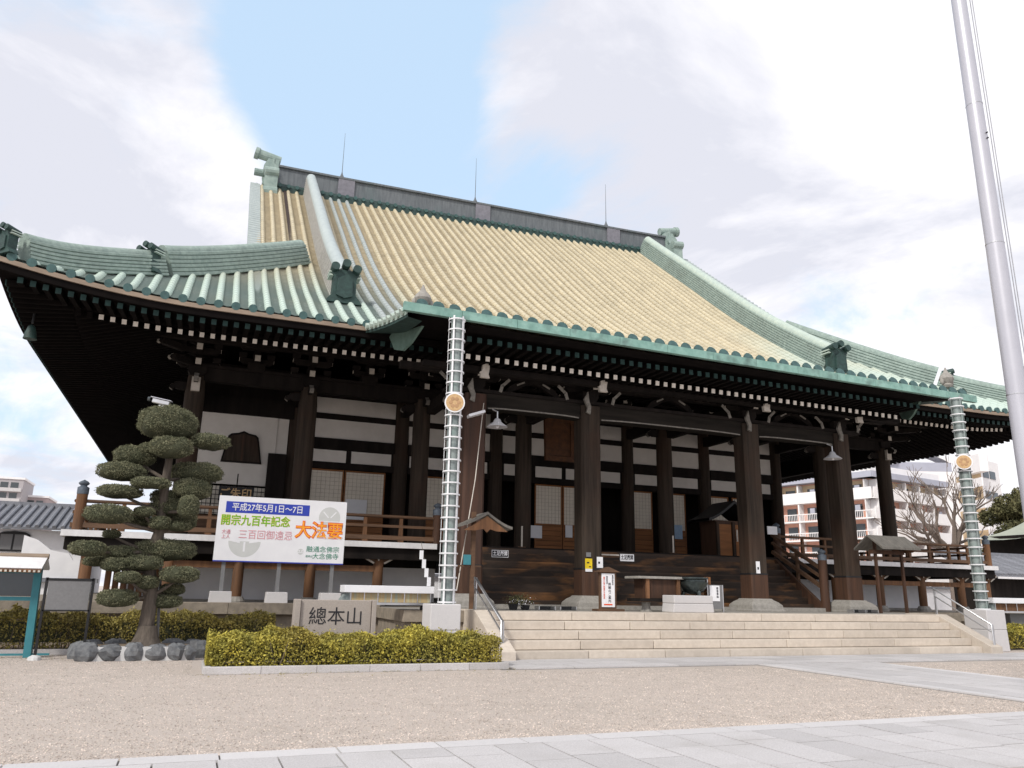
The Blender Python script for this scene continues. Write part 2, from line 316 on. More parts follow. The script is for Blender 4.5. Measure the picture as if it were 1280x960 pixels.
def interp(kn):
    xs = np.array([k[0] for k in kn]); ys = np.array([k[1] for k in kn]); d = np.diff(ys)/np.diff(xs)
    m = np.concatenate([[d[0]], (d[:-1]+d[1:])/2, [d[-1]]])
    def f(x):
        i = int(np.clip(np.searchsorted(xs, x)-1, 0, len(xs)-2)); h = xs[i+1]-xs[i]; t = (x-xs[i])/h
        return (2*t**3-3*t**2+1)*ys[i]+(t**3-2*t**2+t)*h*m[i]+(-2*t**3+3*t**2)*ys[i+1]+(t**3-t**2)*h*m[i+1]
    return f

def at(px, py, Y):            # point of the plane at depth Y behind a spot of the 1280 x 960 photograph
    d = r2*(px-640)/F-u2*(py-480)/F+fw; return Vector((0, 0, 1.5))+d*(Y/d.y)

# ================================================================== SETTING
XC = 14.05
gb = MB(); gb.add([(-600, -60, 0), (600, -60, 0), (600, 900, 0), (-600, 900, 0)], [(0, 1, 2, 3)])
P('ground', gb, 'gravel', kind='structure')
def slabs(parent, x0, x1, y0, y1, wx, wy, m, z=.03, alongY=True, jit=.18, gap=.018):
    """staggered paving slabs, every one an object"""
    n = max(1, round((x1-x0)/wx)); dx = (x1-x0)/n if alongY else None
    if alongY:
        for i in range(n):
            y = y0-R.random()*wy*.8
            while y < y1:
                l = wy*R.uniform(1-jit, 1+jit); a, b = max(y, y0), min(y+l, y1)
                if b-a > .12: P('paving_stone', MB().box(x0+i*dx+gap/2, x0+(i+1)*dx-gap/2, a+gap/2, b-gap/2, .006, z+R.uniform(-.002, .002)), m, parent)
                y += l
    else:
        n = max(1, round((y1-y0)/wy)); dy = (y1-y0)/n
        for i in range(n):
            x = x0-R.random()*wx*.8
            while x < x1:
                l = wx*R.uniform(1-jit, 1+jit); a, b = max(x, x0), min(x+l, x1)
                if b-a > .12: P('paving_stone', MB().box(a+gap/2, b-gap/2, y0+i*dy+gap/2, y0+(i+1)*dy-gap/2, .006, z+R.uniform(-.002, .002)), m, parent)
                x += l
pv = P('pavement', MB().box(-11, 19, 5.6, 8.25, -.05, .005), 'joint', kind='structure')
slabs(pv, -11, 19, 7.93, 8.25, .95, .32, 'granite_pale', alongY=False)
slabs(pv, -11, 19, 5.6, 7.93, .52, 1.05, 'granite')
fp = P('footpath', MB().box(12.06, 15.44, 8.26, 15.38, -.05, .005), 'joint', kind='structure')
slabs(fp, 12.06, 12.34, 8.27, 15.38, .28, 1.1, 'granite_pale'); slabs(fp, 15.16, 15.44, 8.27, 15.38, .28, 1.1, 'granite_pale')
slabs(fp, 12.35, 15.15, 8.27, 15.38, .56, 1.3, 'granite')
ap = P('apron_pavement', MB().box(5.9, 40, 15.39, 17.27, -.05, .004), 'joint', kind='structure')
slabs(ap, 6.2, 24.5, 15.4, 17.26, 1.25, .62, 'granite', z=.035, alongY=False)

# loose pebbles lying on the gravel court
def pebbles():
    rs = np.random.RandomState(3); n = 170000
    u = rs.rand(n); y = 8.3+12.2*u**1.5; x = -5+30*rs.rand(n)
    ok = (np.abs(x-y*.42) < y*.98) & ~((x > 12) & (x < 15.5)) & ~((y > 15.0) & (x > .2)) & (y < 20.3)
    x, y = x[ok], y[ok]; n = len(x)
    base = np.array([(1, 0, 0), (0, 1, 0), (-1, 0, 0), (0, -1, 0), (0, 0, 1), (0, 0, -1)], float)
    fc = np.array([(0, 1, 4), (1, 2, 4), (2, 3, 4), (3, 0, 4), (1, 0, 5), (2, 1, 5), (3, 2, 5), (0, 3, 5)])
    r = .005+.006*rs.rand(n)**2; a = rs.rand(n)*6.28
    s = np.stack([r*(1+.6*rs.rand(n)), r, r*.75], 1)
    v = base[None]*s[:, None]*(1+.3*(rs.rand(n, 6, 1)-.5))
    c, si = np.cos(a)[:, None], np.sin(a)[:, None]
    vx = v[..., 0]*c-v[..., 1]*si+x[:, None]; vy = v[..., 0]*si+v[..., 1]*c+y[:, None]; vz = v[..., 2]+(r*.35)[:, None]
    V = np.stack([vx, vy, vz], 2).reshape(-1, 3); Fc = (fc[None]+6*np.arange(n)[:, None, None]).reshape(-1, 3)
    me = bpy.data.meshes.new('gravel'); me.vertices.add(len(V)); me.vertices.foreach_set('co', V.ravel())
    me.loops.add(Fc.size); me.loops.foreach_set('vertex_index', Fc.ravel()); me.polygons.add(len(Fc))
    me.polygons.foreach_set('loop_start', np.arange(0, Fc.size, 3)); me.polygons.foreach_set('loop_total', np.full(len(Fc), 3))
    me.update(calc_edges=True); me.materials.append(X['pebble'])
    props(link('gravel', me), 'pale beige gravel strewn over the temple court', 'gravel', kind='stuff')
pebbles()

# ================================================================== STONE PLATFORM AND STEPS
ZP = 1.03
SY = [17.275+.336*i for i in range(5)]
st = T('stone_steps', 'broad flight of five pale sandstone steps leading up to the temple', 'steps', (XC, 17.3, 0))
for i in range(5):
    z1 = ZP*(i+1)/5; z0 = ZP*i/5; x = 6.85; k = 0
    while x < 21.5:
        l = R.uniform(1.7, 2.3); b = min(x+l, 21.5)
        if 21.5-b < .6: b = 21.5
        P('step_stone', MB().box(x+.008, b-.008, SY[i]+R.uniform(-.004, .004), SY[i]+(.62 if i < 4 else 1.1), z0+.01, z1), 'sand', st, bevel=.012); x = b
P('step_core', MB().box(6.85, 21.5, SY[0]+.05, 19.9, 0, .2).box(6.85, 21.5, SY[2]+.1, 19.9, .2, .55).box(6.85, 21.5, SY[4]+.2, 19.9, .6, ZP-.03), 'sand_old', st, split=True)
for xa, xb in ((6.45, 6.85), (21.5, 21.95)):
    P('cheek_wall', MB().prism([(17.0, 0), (17.0, .22), (18.75, 1.06), (19.9, 1.06), (19.9, 0)], xa, xb, 'yz'), 'sand', st, bevel=.012)
pl = T('stone_platform', 'long weathered stone podium of stacked courses under the temple', 'podium', (XC, 30, 0))
P('platform_fill', MB().box(-11, 36, 23.0, 58, 0, .99).box(5.0, 23.4, 19.75, 23.05, 0, .97), 'sand_old', pl, split=True)
def course(x0, x1, y, z0, z1, l, proud, m='sand_old', d=.5, name='wall_stone'):
    x = x0
    while x < x1-.05:
        b = min(x1, x+R.uniform(l*.8, l*1.2))
        P(name, MB().box(x+.004, b-.004, y-proud, y+d, z0+.004, z1-.004), m, pl, bevel=.01); x = b
course(-11, 5.0, 22.75, .80, 1.10, 2.4, .10, name='coping_stone'); course(-11, 5.0, 22.85, .30, .80, 1.1, 0); course(-11, 5.0, 22.6, 0, .3, 1.6, 0)
course(22.0, 36, 22.75, .72, ZP, 2.4, .10, name='coping_stone'); course(23.4, 36, 22.85, .0, .72, 1.1, 0)
for z0, z1, m in ((0, .36, 0), (.36, .74, 0), (.74, ZP, .08)):
    y = 19.9
    while y < 22.6:
        b = min(22.7, y+R.uniform(.8, 1.3)); P('side_stone', MB().box(4.98-m, 5.3, y+.004, b-.004, z0+.004, z1-.004), 'sand_old', pl, bevel=.01); y = b
course(4.9, 6.45, 19.6, .74, ZP, 1.3, .06, name='coping_stone'); course(5.0, 6.45, 19.62, .0, .74, .9, 0)
course(22.0, 23.5, 19.6, .74, ZP, 1.3, .06, name='coping_stone'); course(22.0, 23.4, 19.62, .0, .74, .9, 0)
# paved top of the platform
y = 18.9
top = MB(); xs = 5.0
while xs < 23.4:
    b = min(23.4, xs+1.3)
    for ya, yb in ((19.75, 20.7), (20.7, 21.6), (21.6, 22.9)):
        P('floor_stone', MB().box(xs+.004, b-.004, ya+.004, yb-.004, .97, ZP-.002), 'base_stone', pl)
    xs = b

# ================================================================== TEMPLE
tp = T('temple_hall', 'huge dark wooden temple hall under a sweeping yellow tiled roof', 'temple', (XC, 40, 0))
YE, YR = 21.4, 40.6                       # eave and ridge
XE0, XE1 = XC-19.4, XC+19.6
KX0, KX1, YK = 4.50, 23.9, 18.65     # canopy over the steps
VX0, VX1 = .95, 27.15                     # gable verges
Pf = interp([(18.6, 8.50), (20, 8.60), (21.4, 8.77), (24.5, 10.42), (26.5, 11.66), (30.1, 14.2), (34.7, 17.9), (39.8, 22.05), (41.5, 23.5)])
def lift(c, a): return .56*max(0, 1-c/5.2)**2.0*max(0, 1-max(a, 0)/8.0)
def tilt(x, y): return (x-XC)*.016*min(1, max(0, (y-24)/16))
def ZR(x, y):
    c = min(x-XE0, XE1-x); return Pf(y)+lift(c, y-YE)+tilt(x, y)+(.05-.0145*(x-4.6))*max(0, min(1, (21.4-y)/2.75))
def yrange(x):
    a = YK if KX0 < x < KX1 else YE
    if x < VX0: b = min(YE+(x-XE0), 29.5)
    elif x > VX1: b = min(YE+(XE1-x), 29.5)
    else: b = 39.95
    return a, b
SP = .443
n0 = int((XC-XE0)/SP); n1 = int((XE1-XC)/SP)
pans = MB(); ends = MB(); tl = .34
for i in range(-n0, n1+1):
    x = XC+i*SP
    a, b = yrange(x)
    def station(a, b):
        L_ = []; y = a
        while y < b: L_.append(y); y += tl*cos(math.atan((Pf(y+.1)-Pf(y))/.1))
        L_.append(b); return L_
    if b-a > .3:
        rowm = MB(); vs = []; st_ = station(a+.02, b); nn = 7; rings = 0
        for j in range(len(st_)-1):
            for yy, r in ((st_[j], .106), (st_[j]+(st_[j+1]-st_[j])*.97, .090)):
                z = ZR(x, yy); sl = (Pf(yy+.05)-Pf(yy-.05))/.1; nrm = Vector((0, -sl, 1)).normalized()
                for k in range(nn):
                    t = pi*(k/(nn-1))*1.1-pi*.05; vs.append(Vector((x, yy, z))+Vector((1, 0, 0))*cos(t)*r+nrm*(sin(t)*r*1.15+.015))
                rings += 1
        fs = [(q*nn+k, q*nn+k+1, (q+1)*nn+k+1, (q+1)*nn+k) for q in range(rings-1) for k in range(nn-1)]
        rowm.add(vs, fs)
        blue = i in (-21, -20, -19)
        P('cover_tile_row', rowm, 'tile_b' if blue else 'tile_y', tp, fix=False, smooth=True)
        ends.cyl((x, a-.03, ZR(x, a)+(.045 if a > 20 else .08)), (x, a+.05, ZR(x, a)+.05), *((.118, .118) if a > 20 else (.16, .15)), 10)
    # pan strip right of this row
    xa, xb = x+.06, x+SP-.06; aa, bb = max(yrange(xa)[0], yrange(xb)[0]), min(yrange(xa)[1], yrange(xb)[1])
    if bb-aa > .3:
        rows = []; s_ = []; yq = aa
        while yq < bb: s_.append(yq); yq += .21*cos(math.atan((Pf(yq+.1)-Pf(yq))/.1))
        s_.append(bb)
        for j in range(len(s_)-1):
            m_ = 1
            for q in range(m_):
                y0_ = s_[j]+(s_[j+1]-s_[j])*q/m_; y1_ = s_[j]+(s_[j+1]-s_[j])*(q+1)/m_
                for yy, dz in ((y0_-.015, .045), (y1_, .0)):
                    rows.append([(xa-.03, yy, ZR(xa, yy)+dz), ((xa+xb)/2, yy, ZR(x, yy)+dz-.035), (xb+.03, yy, ZR(xb, yy)+dz)])
        pans.grid(rows)
P('pan_tiles', pans, 'tile_pan', tp, kind='stuff', fix=False)
P('tile_end_discs', ends, 'tile_end', tp, kind='stuff')
# roof underlay, side and rear slopes
ul = MB()
def frange(a, b, n): return [a+(b-a)*i/n for i in range(n+1)]
rows = []
for t in frange(0, 1, 30):
    rows.append([(x, (y := (yrange(x)[0]+(yrange(x)[1]+(1.0 if VX0 <= x <= VX1 else .6)-yrange(x)[0])*t)), ZR(x, y)-.05) for x in sorted(set(frange(XE0, XE1, 70)+[KX0, KX0+.001, KX1, KX1-.001]))])
ul.grid(rows); P('roof_underlay', ul, 'tile_pan', tp, fix=False)
sidem = MB()
YB = 2*YR-YE
for sx in (0, 1):
    rows = []
    for a in frange(0, 7.9, 12):
        rr = []
        for t in frange(0, 1, 30):
            yy = (YE+a)+((YB-a)-(YE+a))*t; c = min(yy-YE, YB-yy)
            rr.append((XE0+a if sx == 0 else XE1-a, yy, Pf(YE+a)+lift(c, a)-.02+(tilt(XE0+a if sx == 0 else XE1-a, YE+a))))
        rows.append(rr)
    sidem.grid(rows)
rows = []
for t in frange(0, 1, 24):
    rr = []
    for x in frange(XE0, XE1, 50):
        c = min(x-XE0, XE1-x); top_ = YR-YE if VX0 <= x <= VX1 else min(c, 8.1); a = top_*t
        rr.append((x, YB-a, Pf(YE+a)+lift(c, a)+tilt(x, YE+a)-.02))
    rows.append(rr)
sidem.grid(rows)
P('side_and_rear_slopes', sidem, 'tile_pan', tp, fix=False)
for xg, s in ((2.4, -1), (25.7, 1)):
    g = MB(); pts = [(yy, Pf(yy if yy < YR else 2*YR-yy)-.1) for yy in frange(28.8, 2*YR-28.8, 24)]
    g.prism([(28.8, 11.5)]+pts+[(2*YR-28.8, 11.5)], xg-.1, xg+.1, 'yz'); P('gable_wall', g, 'gable', tp)
    bb = MB(); xb = VX0 if s < 0 else VX1
    rows = [[(xb+dx, yy, Pf(yy if yy < YR else 2*YR-yy)+tilt(xb, min(yy, 40))-dz) for dx, dz in ((-.06, .06), (-.06, .75), (.06, .75), (.06, .06), (-.06, .06))] for yy in frange(27.5, 2*YR-27.5, 30)]
    bb.grid(rows); P('bargeboard', bb, 'copper_dk', tp)
    # verge tiles laid crosswise down the gable edge
    vt = MB(); yy = 27.6
    while yy < 39.9:
        z = Pf(yy)+tilt(xb, yy)+.06; vt.cyl((xb-.34 if s < 0 else xb+.34, yy, z), (xb+.15 if s < 0 else xb-.15, yy, z), .13, .12, 10); yy += .29
    P('verge_tiles', vt, 'tile_bluepale', tp, kind='stuff')
# ridges
def ridge_sweep(name, path, wid, hts, m_side, m_cap, layers=5, capr=None):
    """stacked courses of flat ridge tiles with a rounded cap, along a path of points on the roof"""
    sidesm, cap = MB(), MB(); n = len(path); capr = capr or wid*.42
    for li in range(layers):
        ww = wid*(1-.16*li/(layers-1))/2
        rows = []
        for i, p in enumerate(path):
            p = Vector(p); d = Vector(path[min(i+1, n-1)])-Vector(path[max(i-1, 0)]); d.normalize()
            sd = Vector((d.y, -d.x, 0)).normalized(); u = sd.cross(d); u = u if u.z > 0 else -u
            h = hts(i/(n-1)) if callable(hts) else hts; lh = h/layers; z0 = li*lh-.05; z1 = z0+lh*.80; o2 = .045
            rows.append([p+sd*(-ww+o2)+u*z0, p+sd*-ww+u*(z0+.02), p+sd*-ww+u*z1, p+sd*(-ww+o2)+u*(z1+.02), p+sd*(-ww+o2)+u*(z0+lh),
                         p+sd*(ww-o2)+u*(z0+lh), p+sd*(ww-o2)+u*(z1+.02), p+sd*ww+u*z1, p+sd*ww+u*(z0+.02), p+sd*(ww-o2)+u*z0])
        rows = [[tuple(q) for q in r] for r in rows]; sidesm.grid(rows); sidesm.add(rows[0], [tuple(range(10))]); sidesm.add(rows[-1], [tuple(range(9, -1, -1))])
    pts = []
    for i, p in enumerate(path):
        p = Vector(p); d = Vector(path[min(i+1, n-1)])-Vector(path[max(i-1, 0)]); d.normalize(); sd = Vector((d.y, -d.x, 0)).normalized(); u = sd.cross(d); u = u if u.z > 0 else -u
        h = hts(i/(n-1)) if callable(hts) else hts; pts.append(p+u*(h-.06))
    cap.tube(pts, capr, 12)
    r = P(name, sidesm, m_side, tp, smooth=False); P('ridge_cap', cap, m_cap, r, smooth=True); return r
mr_path = [(x, YR, 21.95+.018*(x-XC)+.25*max(0, abs(x-XC)/12.6-.55)**2) for x in frange(1.95, 26.1, 40)]
mrg = MB()
rows = []
for p in mr_path:
    x, y_, z = p
    rows.append([(x, y_-.62, z-.25), (x, y_-.62, z+.08), (x, y_-.5, z+.1), (x, y_-.46, z+1.58), (x, y_-.58, z+1.60), (x, y_-.58, z+1.71), (x, y_-.3, z+1.85), (x, y_+.3, z+1.85), (x, y_+.58, z+1.71), (x, y_+.46, z+1.45), (x, y_+.6, z-.25)])
mrg.grid(rows); mrg.add(rows[0], [tuple(range(11))]); mrg.add(rows[-1], [tuple(range(10, -1, -1))])
mrid = P('main_ridge', mrg, 'ridge_grey', tp)
dots = MB()
for i in range(-28, 29):
    x = XC+i*SP; z = 21.95+.018*(x-XC)
    dots.cyl((x, YR-1.0, z+.36), (x, YR-.5, z+.40), .11, .11, 8)
P('ridge_base_tiles', dots, 'tile_end', mrid, kind='stuff')
P('ridge_base_course', MB().grid([[(x, YR-.93, z-.1), (x, YR-.93, z+.27), (x, YR-.8, z+.50), (x, YR-.45, z+.56)] for x, _, z in mr_path]), 'copper_dk', mrid)
for x in (5.6, 13.6, 22.3):
    z = 21.95+.018*(x-XC); P('ridge_panel', MB().box(x-.45, x+.45, YR-.56, YR-.45, z+.4, z+1.62), 'purple', mrid)
for x, h in ((5.35, 26.45), (13.2, 26.7), (21.95, 26.9)):
    z = 23.6+.02*(x-XC); rod = P('lightning_rod', MB().lathe((x, YR-.2, z+.08), [(.16, 0), (.14, .15), (.05, .35), (.02, .5)], 8).cyl((x, YR-.2, z+.3), (x, YR-.2, h), .022, .008, 6), 'ridge_grey', tp)
def ridge_end(x, s, z):     # big stacked end ornament of rolls
    b = MB()
    def roll(cx, cz, r, l): b.cyl((cx-.0, YR-l, cz), (cx, YR+l, cz), r, r, 14)
    b.box(min(x, x-s*.1), max(x, x-s*.1), YR-.6, YR+.6, z, z+2.3)
    b.prism([(x-s*.35, z-.9), (x+s*.3, z-.9), (x+s*.38, z-.2), (x+s*.25, z+.3), (x+s*.25, z+1.0), (x+s*.35, z+1.9), (x+s*.2, z+2.2), (x-s*.35, z+2.2)], YR-.55, YR+.55)
    for k in range(3): roll(x+s*.08, z-.1+k*.85, .34, .72)
    b.cyl((x-.35, YR-1.25, z-.15), (x+.35, YR-1.25, z-.1), .3, .3, 12).box(x-.32, x+.32, YR-1.4, YR-.5, z-.35, z+1.2).cyl((x-.35, YR-1.3, z+1.0), (x+.35, YR-1.3, z+1.05), .26, .26, 12)
    b.cyl((x-s*.45, YR, z+2.45), (x+s*.75, YR, z+2.65), .24, .27, 14); b.cyl((x, YR, z+1.55), (x+s*.85, YR, z+1.55), .2, .2, 12)
    b.cyl((x+s*.7, YR, z+2.64), (x+s*.9, YR, z+2.68), .33, .33, 14)
    P('ridge_end_ornament', b, 'tile_finial', tp, smooth=False)
ridge_end(1.6, -1, 21.55); ridge_end(26.45, 1, 22.0)
def demon_tile(x, y, z, s=1.0, rz=0, parent=tp):   # shield shaped end tile with round tile ends on top
    b = MB(); w_ = .5*s
    b.prism([(-w_*1.25, 0), (-w_*1.1, .12*s), (-w_*.8, .3*s), (-w_*.78, .95*s), (-w_*.95, 1.05*s), (-w_*.8, 1.2*s), (w_*.8, 1.2*s), (w_*.95, 1.05*s), (w_*.78, .95*s), (w_*.8, .3*s), (w_*1.1, .12*s), (w_*1.25, 0)], -.12*s, .35*s)
    b.prism([(-w_*.55, .25*s), (-w_*.5, .85*s), (0, 1.0*s), (w_*.5, .85*s), (w_*.55, .25*s), (0, .15*s)], -.2*s, -.1*s)
    for k, (dx, dz) in enumerate(((-w_*.75, 1.18), (0, 1.34), (w_*.75, 1.18))):
        b.cyl((dx, -.32*s, dz*s+.06*s), (dx, .4*s, dz*s-.02), .15*s, .13*s, 12)
    o = P('end_ornament', b, 'copper_dk', parent, world=(x, y, z)); o.rotation_euler = (0, 0, rz)
    k = MB()
    for zz in (.97, 1.09): k.box(-w_*1.08, w_*1.08, -.06, .45*s, zz*s, zz*s+.05*s)
    q = P('pale_course', k, 'tile_pale', o, world=(x, y, z)); return o
for x, s in ((3.62, -1), (24.3, 1)):
    path = [(x, y_, ZR(x, y_)) for y_ in frange(39.9, 25.15, 34)]
    ridge_sweep('descending_ridge', path, .62 if s < 0 else .70, lambda t: .95, 'tile_mauve' if s < 0 else 'tile_ridge', 'tile_bluepale' if s < 0 else 'tile_pale', 9, .25)
    demon_tile(x, 24.6, ZR(x, 24.6)+.02, .95)
def hip(s):
    def pt(a, dz=0):
        x = XE0+a if s < 0 else XE1-a; return (x, YE+a, Pf(YE+a)+lift(a, a)+tilt(x, YE+a)+dz)
    ridge_sweep('hip_ridge', [pt(a) for a in frange(8.1, 3.6, 16)], .62, .78, 'tile_ridge', 'tile_ridge', 6, .22)
    ridge_sweep('hip_ridge', [pt(a) for a in frange(3.5, .5, 14)], .58, .62, 'tile_ridge', 'tile_ridge', 6, .2)
    for a, sc in ((3.1, .64), (.12, .52)):
        p = pt(a); demon_tile(p[0], p[1], p[2]+.05, sc, -radians(45) if s < 0 else radians(45))
hip(-1); hip(1)
# eaves: board, fascia, soffit, rafters
def edge(x): return ZR(x, YE)
eb = MB(); xs = frange(XE0, XE1, 90)
for seg in ([x for x in xs if x < KX0+.1], [x for x in xs if x > KX1-.1]):
    eb.grid([[(x, YE-.02, edge(x)-.03), (x, YE-.02, edge(x)-.15), (x, YE+.3, edge(x)-.15)] for x in seg])
for xx, s in ((XE0, 1), (XE1, -1)):
    eb.grid([[(xx, y_, Pf(YE)+lift(min(y_-YE, YB-y_), 0)-.0), (xx, y_, Pf(YE)+lift(min(y_-YE, YB-y_), 0)-.17), (xx+s*.3, y_, Pf(YE)+lift(min(y_-YE, YB-y_), 0)-.17)] for y_ in frange(YE, YB, 80)])
P('eave_board', eb, 'eave_board', tp, split=True)
def ZS(c, a, base=8.34): return base+.10*min(a, 1.6)+.30*max(0, a-1.6)+lift(c, a*.7)        # soffit height
so = MB()
def side_pts(side, c, a):     # c along the eave from its start, a inwards
    if side == 'f': return (XE0+c, YE+a)
    if side == 'l': return (XE0+a, YE+c)
    if side == 'r': return (XE1-a, YE+c)
    return (XE0+c, YB-a)
LX, LY = XE1-XE0, YB-YE
for side, Ln in (('f', LX), ('l', LY), ('r', LY), ('b', LX)):
    rows = []
    for a in (.03, .05, .8, 1.55, 1.56, 3, 5.4, 8):
        rr = []
        for t in frange(0, 1, 70):
            c = a+(Ln-2*a)*t; cc = min(c, Ln-c); q = side_pts(side, c, a); rr.append((*q, ZS(cc, a)+.10+(.0 if a < 1.555 else -.13)+(.17 if a < .04 else 0)))
        rows.append(rr)
    so.grid(rows)
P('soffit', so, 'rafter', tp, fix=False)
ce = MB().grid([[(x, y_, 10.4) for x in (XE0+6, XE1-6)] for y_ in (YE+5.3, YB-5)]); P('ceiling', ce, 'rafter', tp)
fr, br, gt, wt = MB(), MB(), MB(), MB(); rs = .285
for side, Ln in (('f', LX), ('l', LY), ('r', LY)):
    n = int(Ln/rs)
    for i in range(1, n):
        c = i*Ln/n; cc = min(c, Ln-c)
        def pt(a, dz): q = side_pts(side, c, a); return Vector((q[0], q[1], ZS(cc, a)+dz))
        if cc > .4:
            a1 = min(1.9, cc); upv = (0, 0, 1)
            fr.beam(pt(.22, 0), pt(a1, 0), .125, .14); p = pt(.22, 0); q = pt(.19, 0); gt.beam(q, p, .13, .145)
        if cc > 1.7:
            a1 = min(5.6, cc)
            br.beam(pt(1.62, -.12), pt(a1, -.12), .135, .155)
            if side == 'f' and cc > 2.2: wt.beam(pt(1.59, -.12), pt(1.62, -.12), .12, .135)
P('flying_rafters', fr, 'rafter', tp, kind='stuff', fix=False); P('base_rafters', br, 'rafter', tp, kind='stuff', fix=False)
P('green_rafter_tips', gt, 'verdigris', tp, kind='stuff', fix=False)
# canopy eave: gutter fascia, soffit, rafters
fs = MB(); x = KX0-.25; k = 0
ku = lambda x: 8.31-.0165*(x-4.6)
while x < KX1+.3:
    b = min(x+1.55, KX1+.35); fs = MB().beam((x, YK-.09, ku(x)+.145), (b-.012, YK-.09, ku(b)+.145), .14, .23)
    P('gutter_section', fs, 'copper', tp); x = b
sk = MB()
ks = lambda y_: 8.06+.10*(y_-YK)
kz = lambda x: -.0135*(x-8)
sk.grid([[(x, YK+.1, 8.26+kz(x)), (x, YK+.35, 8.15+kz(x)), (x, YK+1.2, ks(YK+1.2)+.06+kz(x)), (x, YK+1.21, ks(YK+1.2)-.06+kz(x)), (x, 21.9, ks(21.9)-.02+kz(x)), (x, 26.5, 9.7)] for x in frange(6.1, 22.25, 10)])
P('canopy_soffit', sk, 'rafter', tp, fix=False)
us = MB()
for xa, xb in ((KX0+.02, 6.1), (22.25, KX1-.02)):
    us.grid([[(x, y_, ZR(x, y_)-.14) for y_ in frange(YK+.02, 24, 8)] for x in (xa, xb)])
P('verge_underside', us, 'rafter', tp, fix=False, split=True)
for x in (6.1, 22.25): P('canopy_end_wall', MB().prism([(YK+.35, 8.17+kz(x)), (YK+.1, 8.3+kz(x)), (20.5, 8.55+kz(x)), (24.5, 10.2), (24.5, 9.2), (21.9, 8.3+kz(x))], x-.03, x+.03, 'yz'), 'rafter', tp)
n = int((22.15-6.2)/rs)
for i in range(n+1):
    x = 6.2+i*(22.15-6.2)/n
    fr2 = MB()
    fr.v = fr.v
    if i == 0: kf, kb = MB(), MB()
    kf.beam((x, YK+.45, 7.98+kz(x)), (x, 20.1, 8.0+kz(x)), .125, .14); gt.v = gt.v
    kb.beam((x, 20.05, 7.80+kz(x)), (x, 23.8, 8.25+kz(x)), .135, .155)
    if i == 0: kg = MB()
    kg.beam((x, YK+.42, 7.98+kz(x)), (x, YK+.45, 7.98+kz(x)), .13, .145)
    wt.beam((x, 20.02, 7.797+kz(x)), (x, 20.05, 7.80+kz(x)), .12, .135)
P('canopy_flying_rafters', kf, 'rafter', tp, kind='stuff', fix=False); P('canopy_base_rafters', kb, 'rafter', tp, kind='stuff', fix=False)
P('canopy_rafter_tips', kg, 'verdigris', tp, kind='stuff', fix=False)
P('white_rafter_tips', wt, 'tip_white', tp, kind='stuff', fix=False)
# swept verge of the canopy at both sides, with its copper clad end board
for xk, s in ((KX0, -1), (KX1, 1)):
    v = MB(); rows = []
    for t in frange(0, 1, 10):
        y_ = YK+(YE+.1-YK)*t; zt = Pf(y_); zl = 8.32+.35*t+.25*t*t; w_ = .12+.55*t
        rows.append([(xk+s*.0, y_, zt+.02), (xk+s*w_*.5, y_, zt-.05), (xk+s*w_, y_, zl+.1-.25*t), (xk+s*w_, y_, zl-.02-.25*t)])
    v.grid(rows); P('canopy_verge', v, 'tile_ridge', tp); vb = MB(); rows = []
    for t in frange(0, 1, 10):
        y_ = YK+(YE+.1-YK)*t; zl = 8.32+.35*t+.25*t*t; w_ = .12+.55*t
        rows.append([(xk+s*(w_-.01), y_, zl-.03-.25*t), (xk+s*(w_-.02), y_, zl-.09-.25*t), (xk-s*.3, y_+.1, zl-.12-.1*t)])
    vb.grid(rows); P('verge_board', vb, 'copper_dk', tp)
    rt_ = MB()
    for t in frange(0.08, 1, 9):
        y_ = YK+(YE+.1-YK)*t; w_ = .12+.55*t; zl = 8.32+.35*t+.25*t*t
        rt_.cyl((xk, y_, Pf(y_)+.05), (xk+s*(w_+.08), y_, zl+.08-.25*t), .085, .095, 8)
    P('verge_tile_rolls', rt_, 'tile_pale', tp)
    hb = MB(); o0 = Vector((5.35, 19.3, 0)) if s < 0 else Vector((2*14.2-5.35, 19.3, 0)); dd = Vector((-.347*-s*-1 if s < 0 else .347, .938, 0)); dd = Vector((s*.347, .938, 0)); nn_ = Vector((.938, -s*.347, 0))*.04
    pl_ = [(.25, 8.95), (.40, 8.86), (.68, 8.54), (1.15, 8.20), (1.53, 8.06), (1.95, 8.18), (2.25, 8.62), (1.95, 8.86), (1.2, 8.86)]; zo = -.28 if s > 0 else -.1
    vs = [o0+dd*a+nn_*q+Vector((0, 0, b+zo)) for q in (-1, 1) for a, b in pl_]; n_ = len(pl_)
    hb.add(vs, [tuple(range(n_)), tuple(range(2*n_-1, n_-1, -1))]+[(q, q+n_, (q+1) % n_+n_, (q+1) % n_) for q in range(n_)])
    P('canopy_bargeboard', hb, 'copper_board', tp, label='verdigris copper clad curved end board')
    jw = MB().lathe((xk+s*-.35, YK+.35, Pf(YK+.3)+.05), [(.16, 0), (.20, .08), (.13, .14), (.20, .22), (.24, .32), (.2, .42), (.08, .55), (.02, .72)], 12)
    jw.ell((xk-s*.35-.22, YK+.35, Pf(YK)+.28), (.07, .07, .12), 8, 6).ell((xk-s*.35+.22, YK+.35, Pf(YK)+.28), (.07, .07, .12), 8, 6)
    P('canopy_finial', jw, 'base_stone', tp, smooth=True)

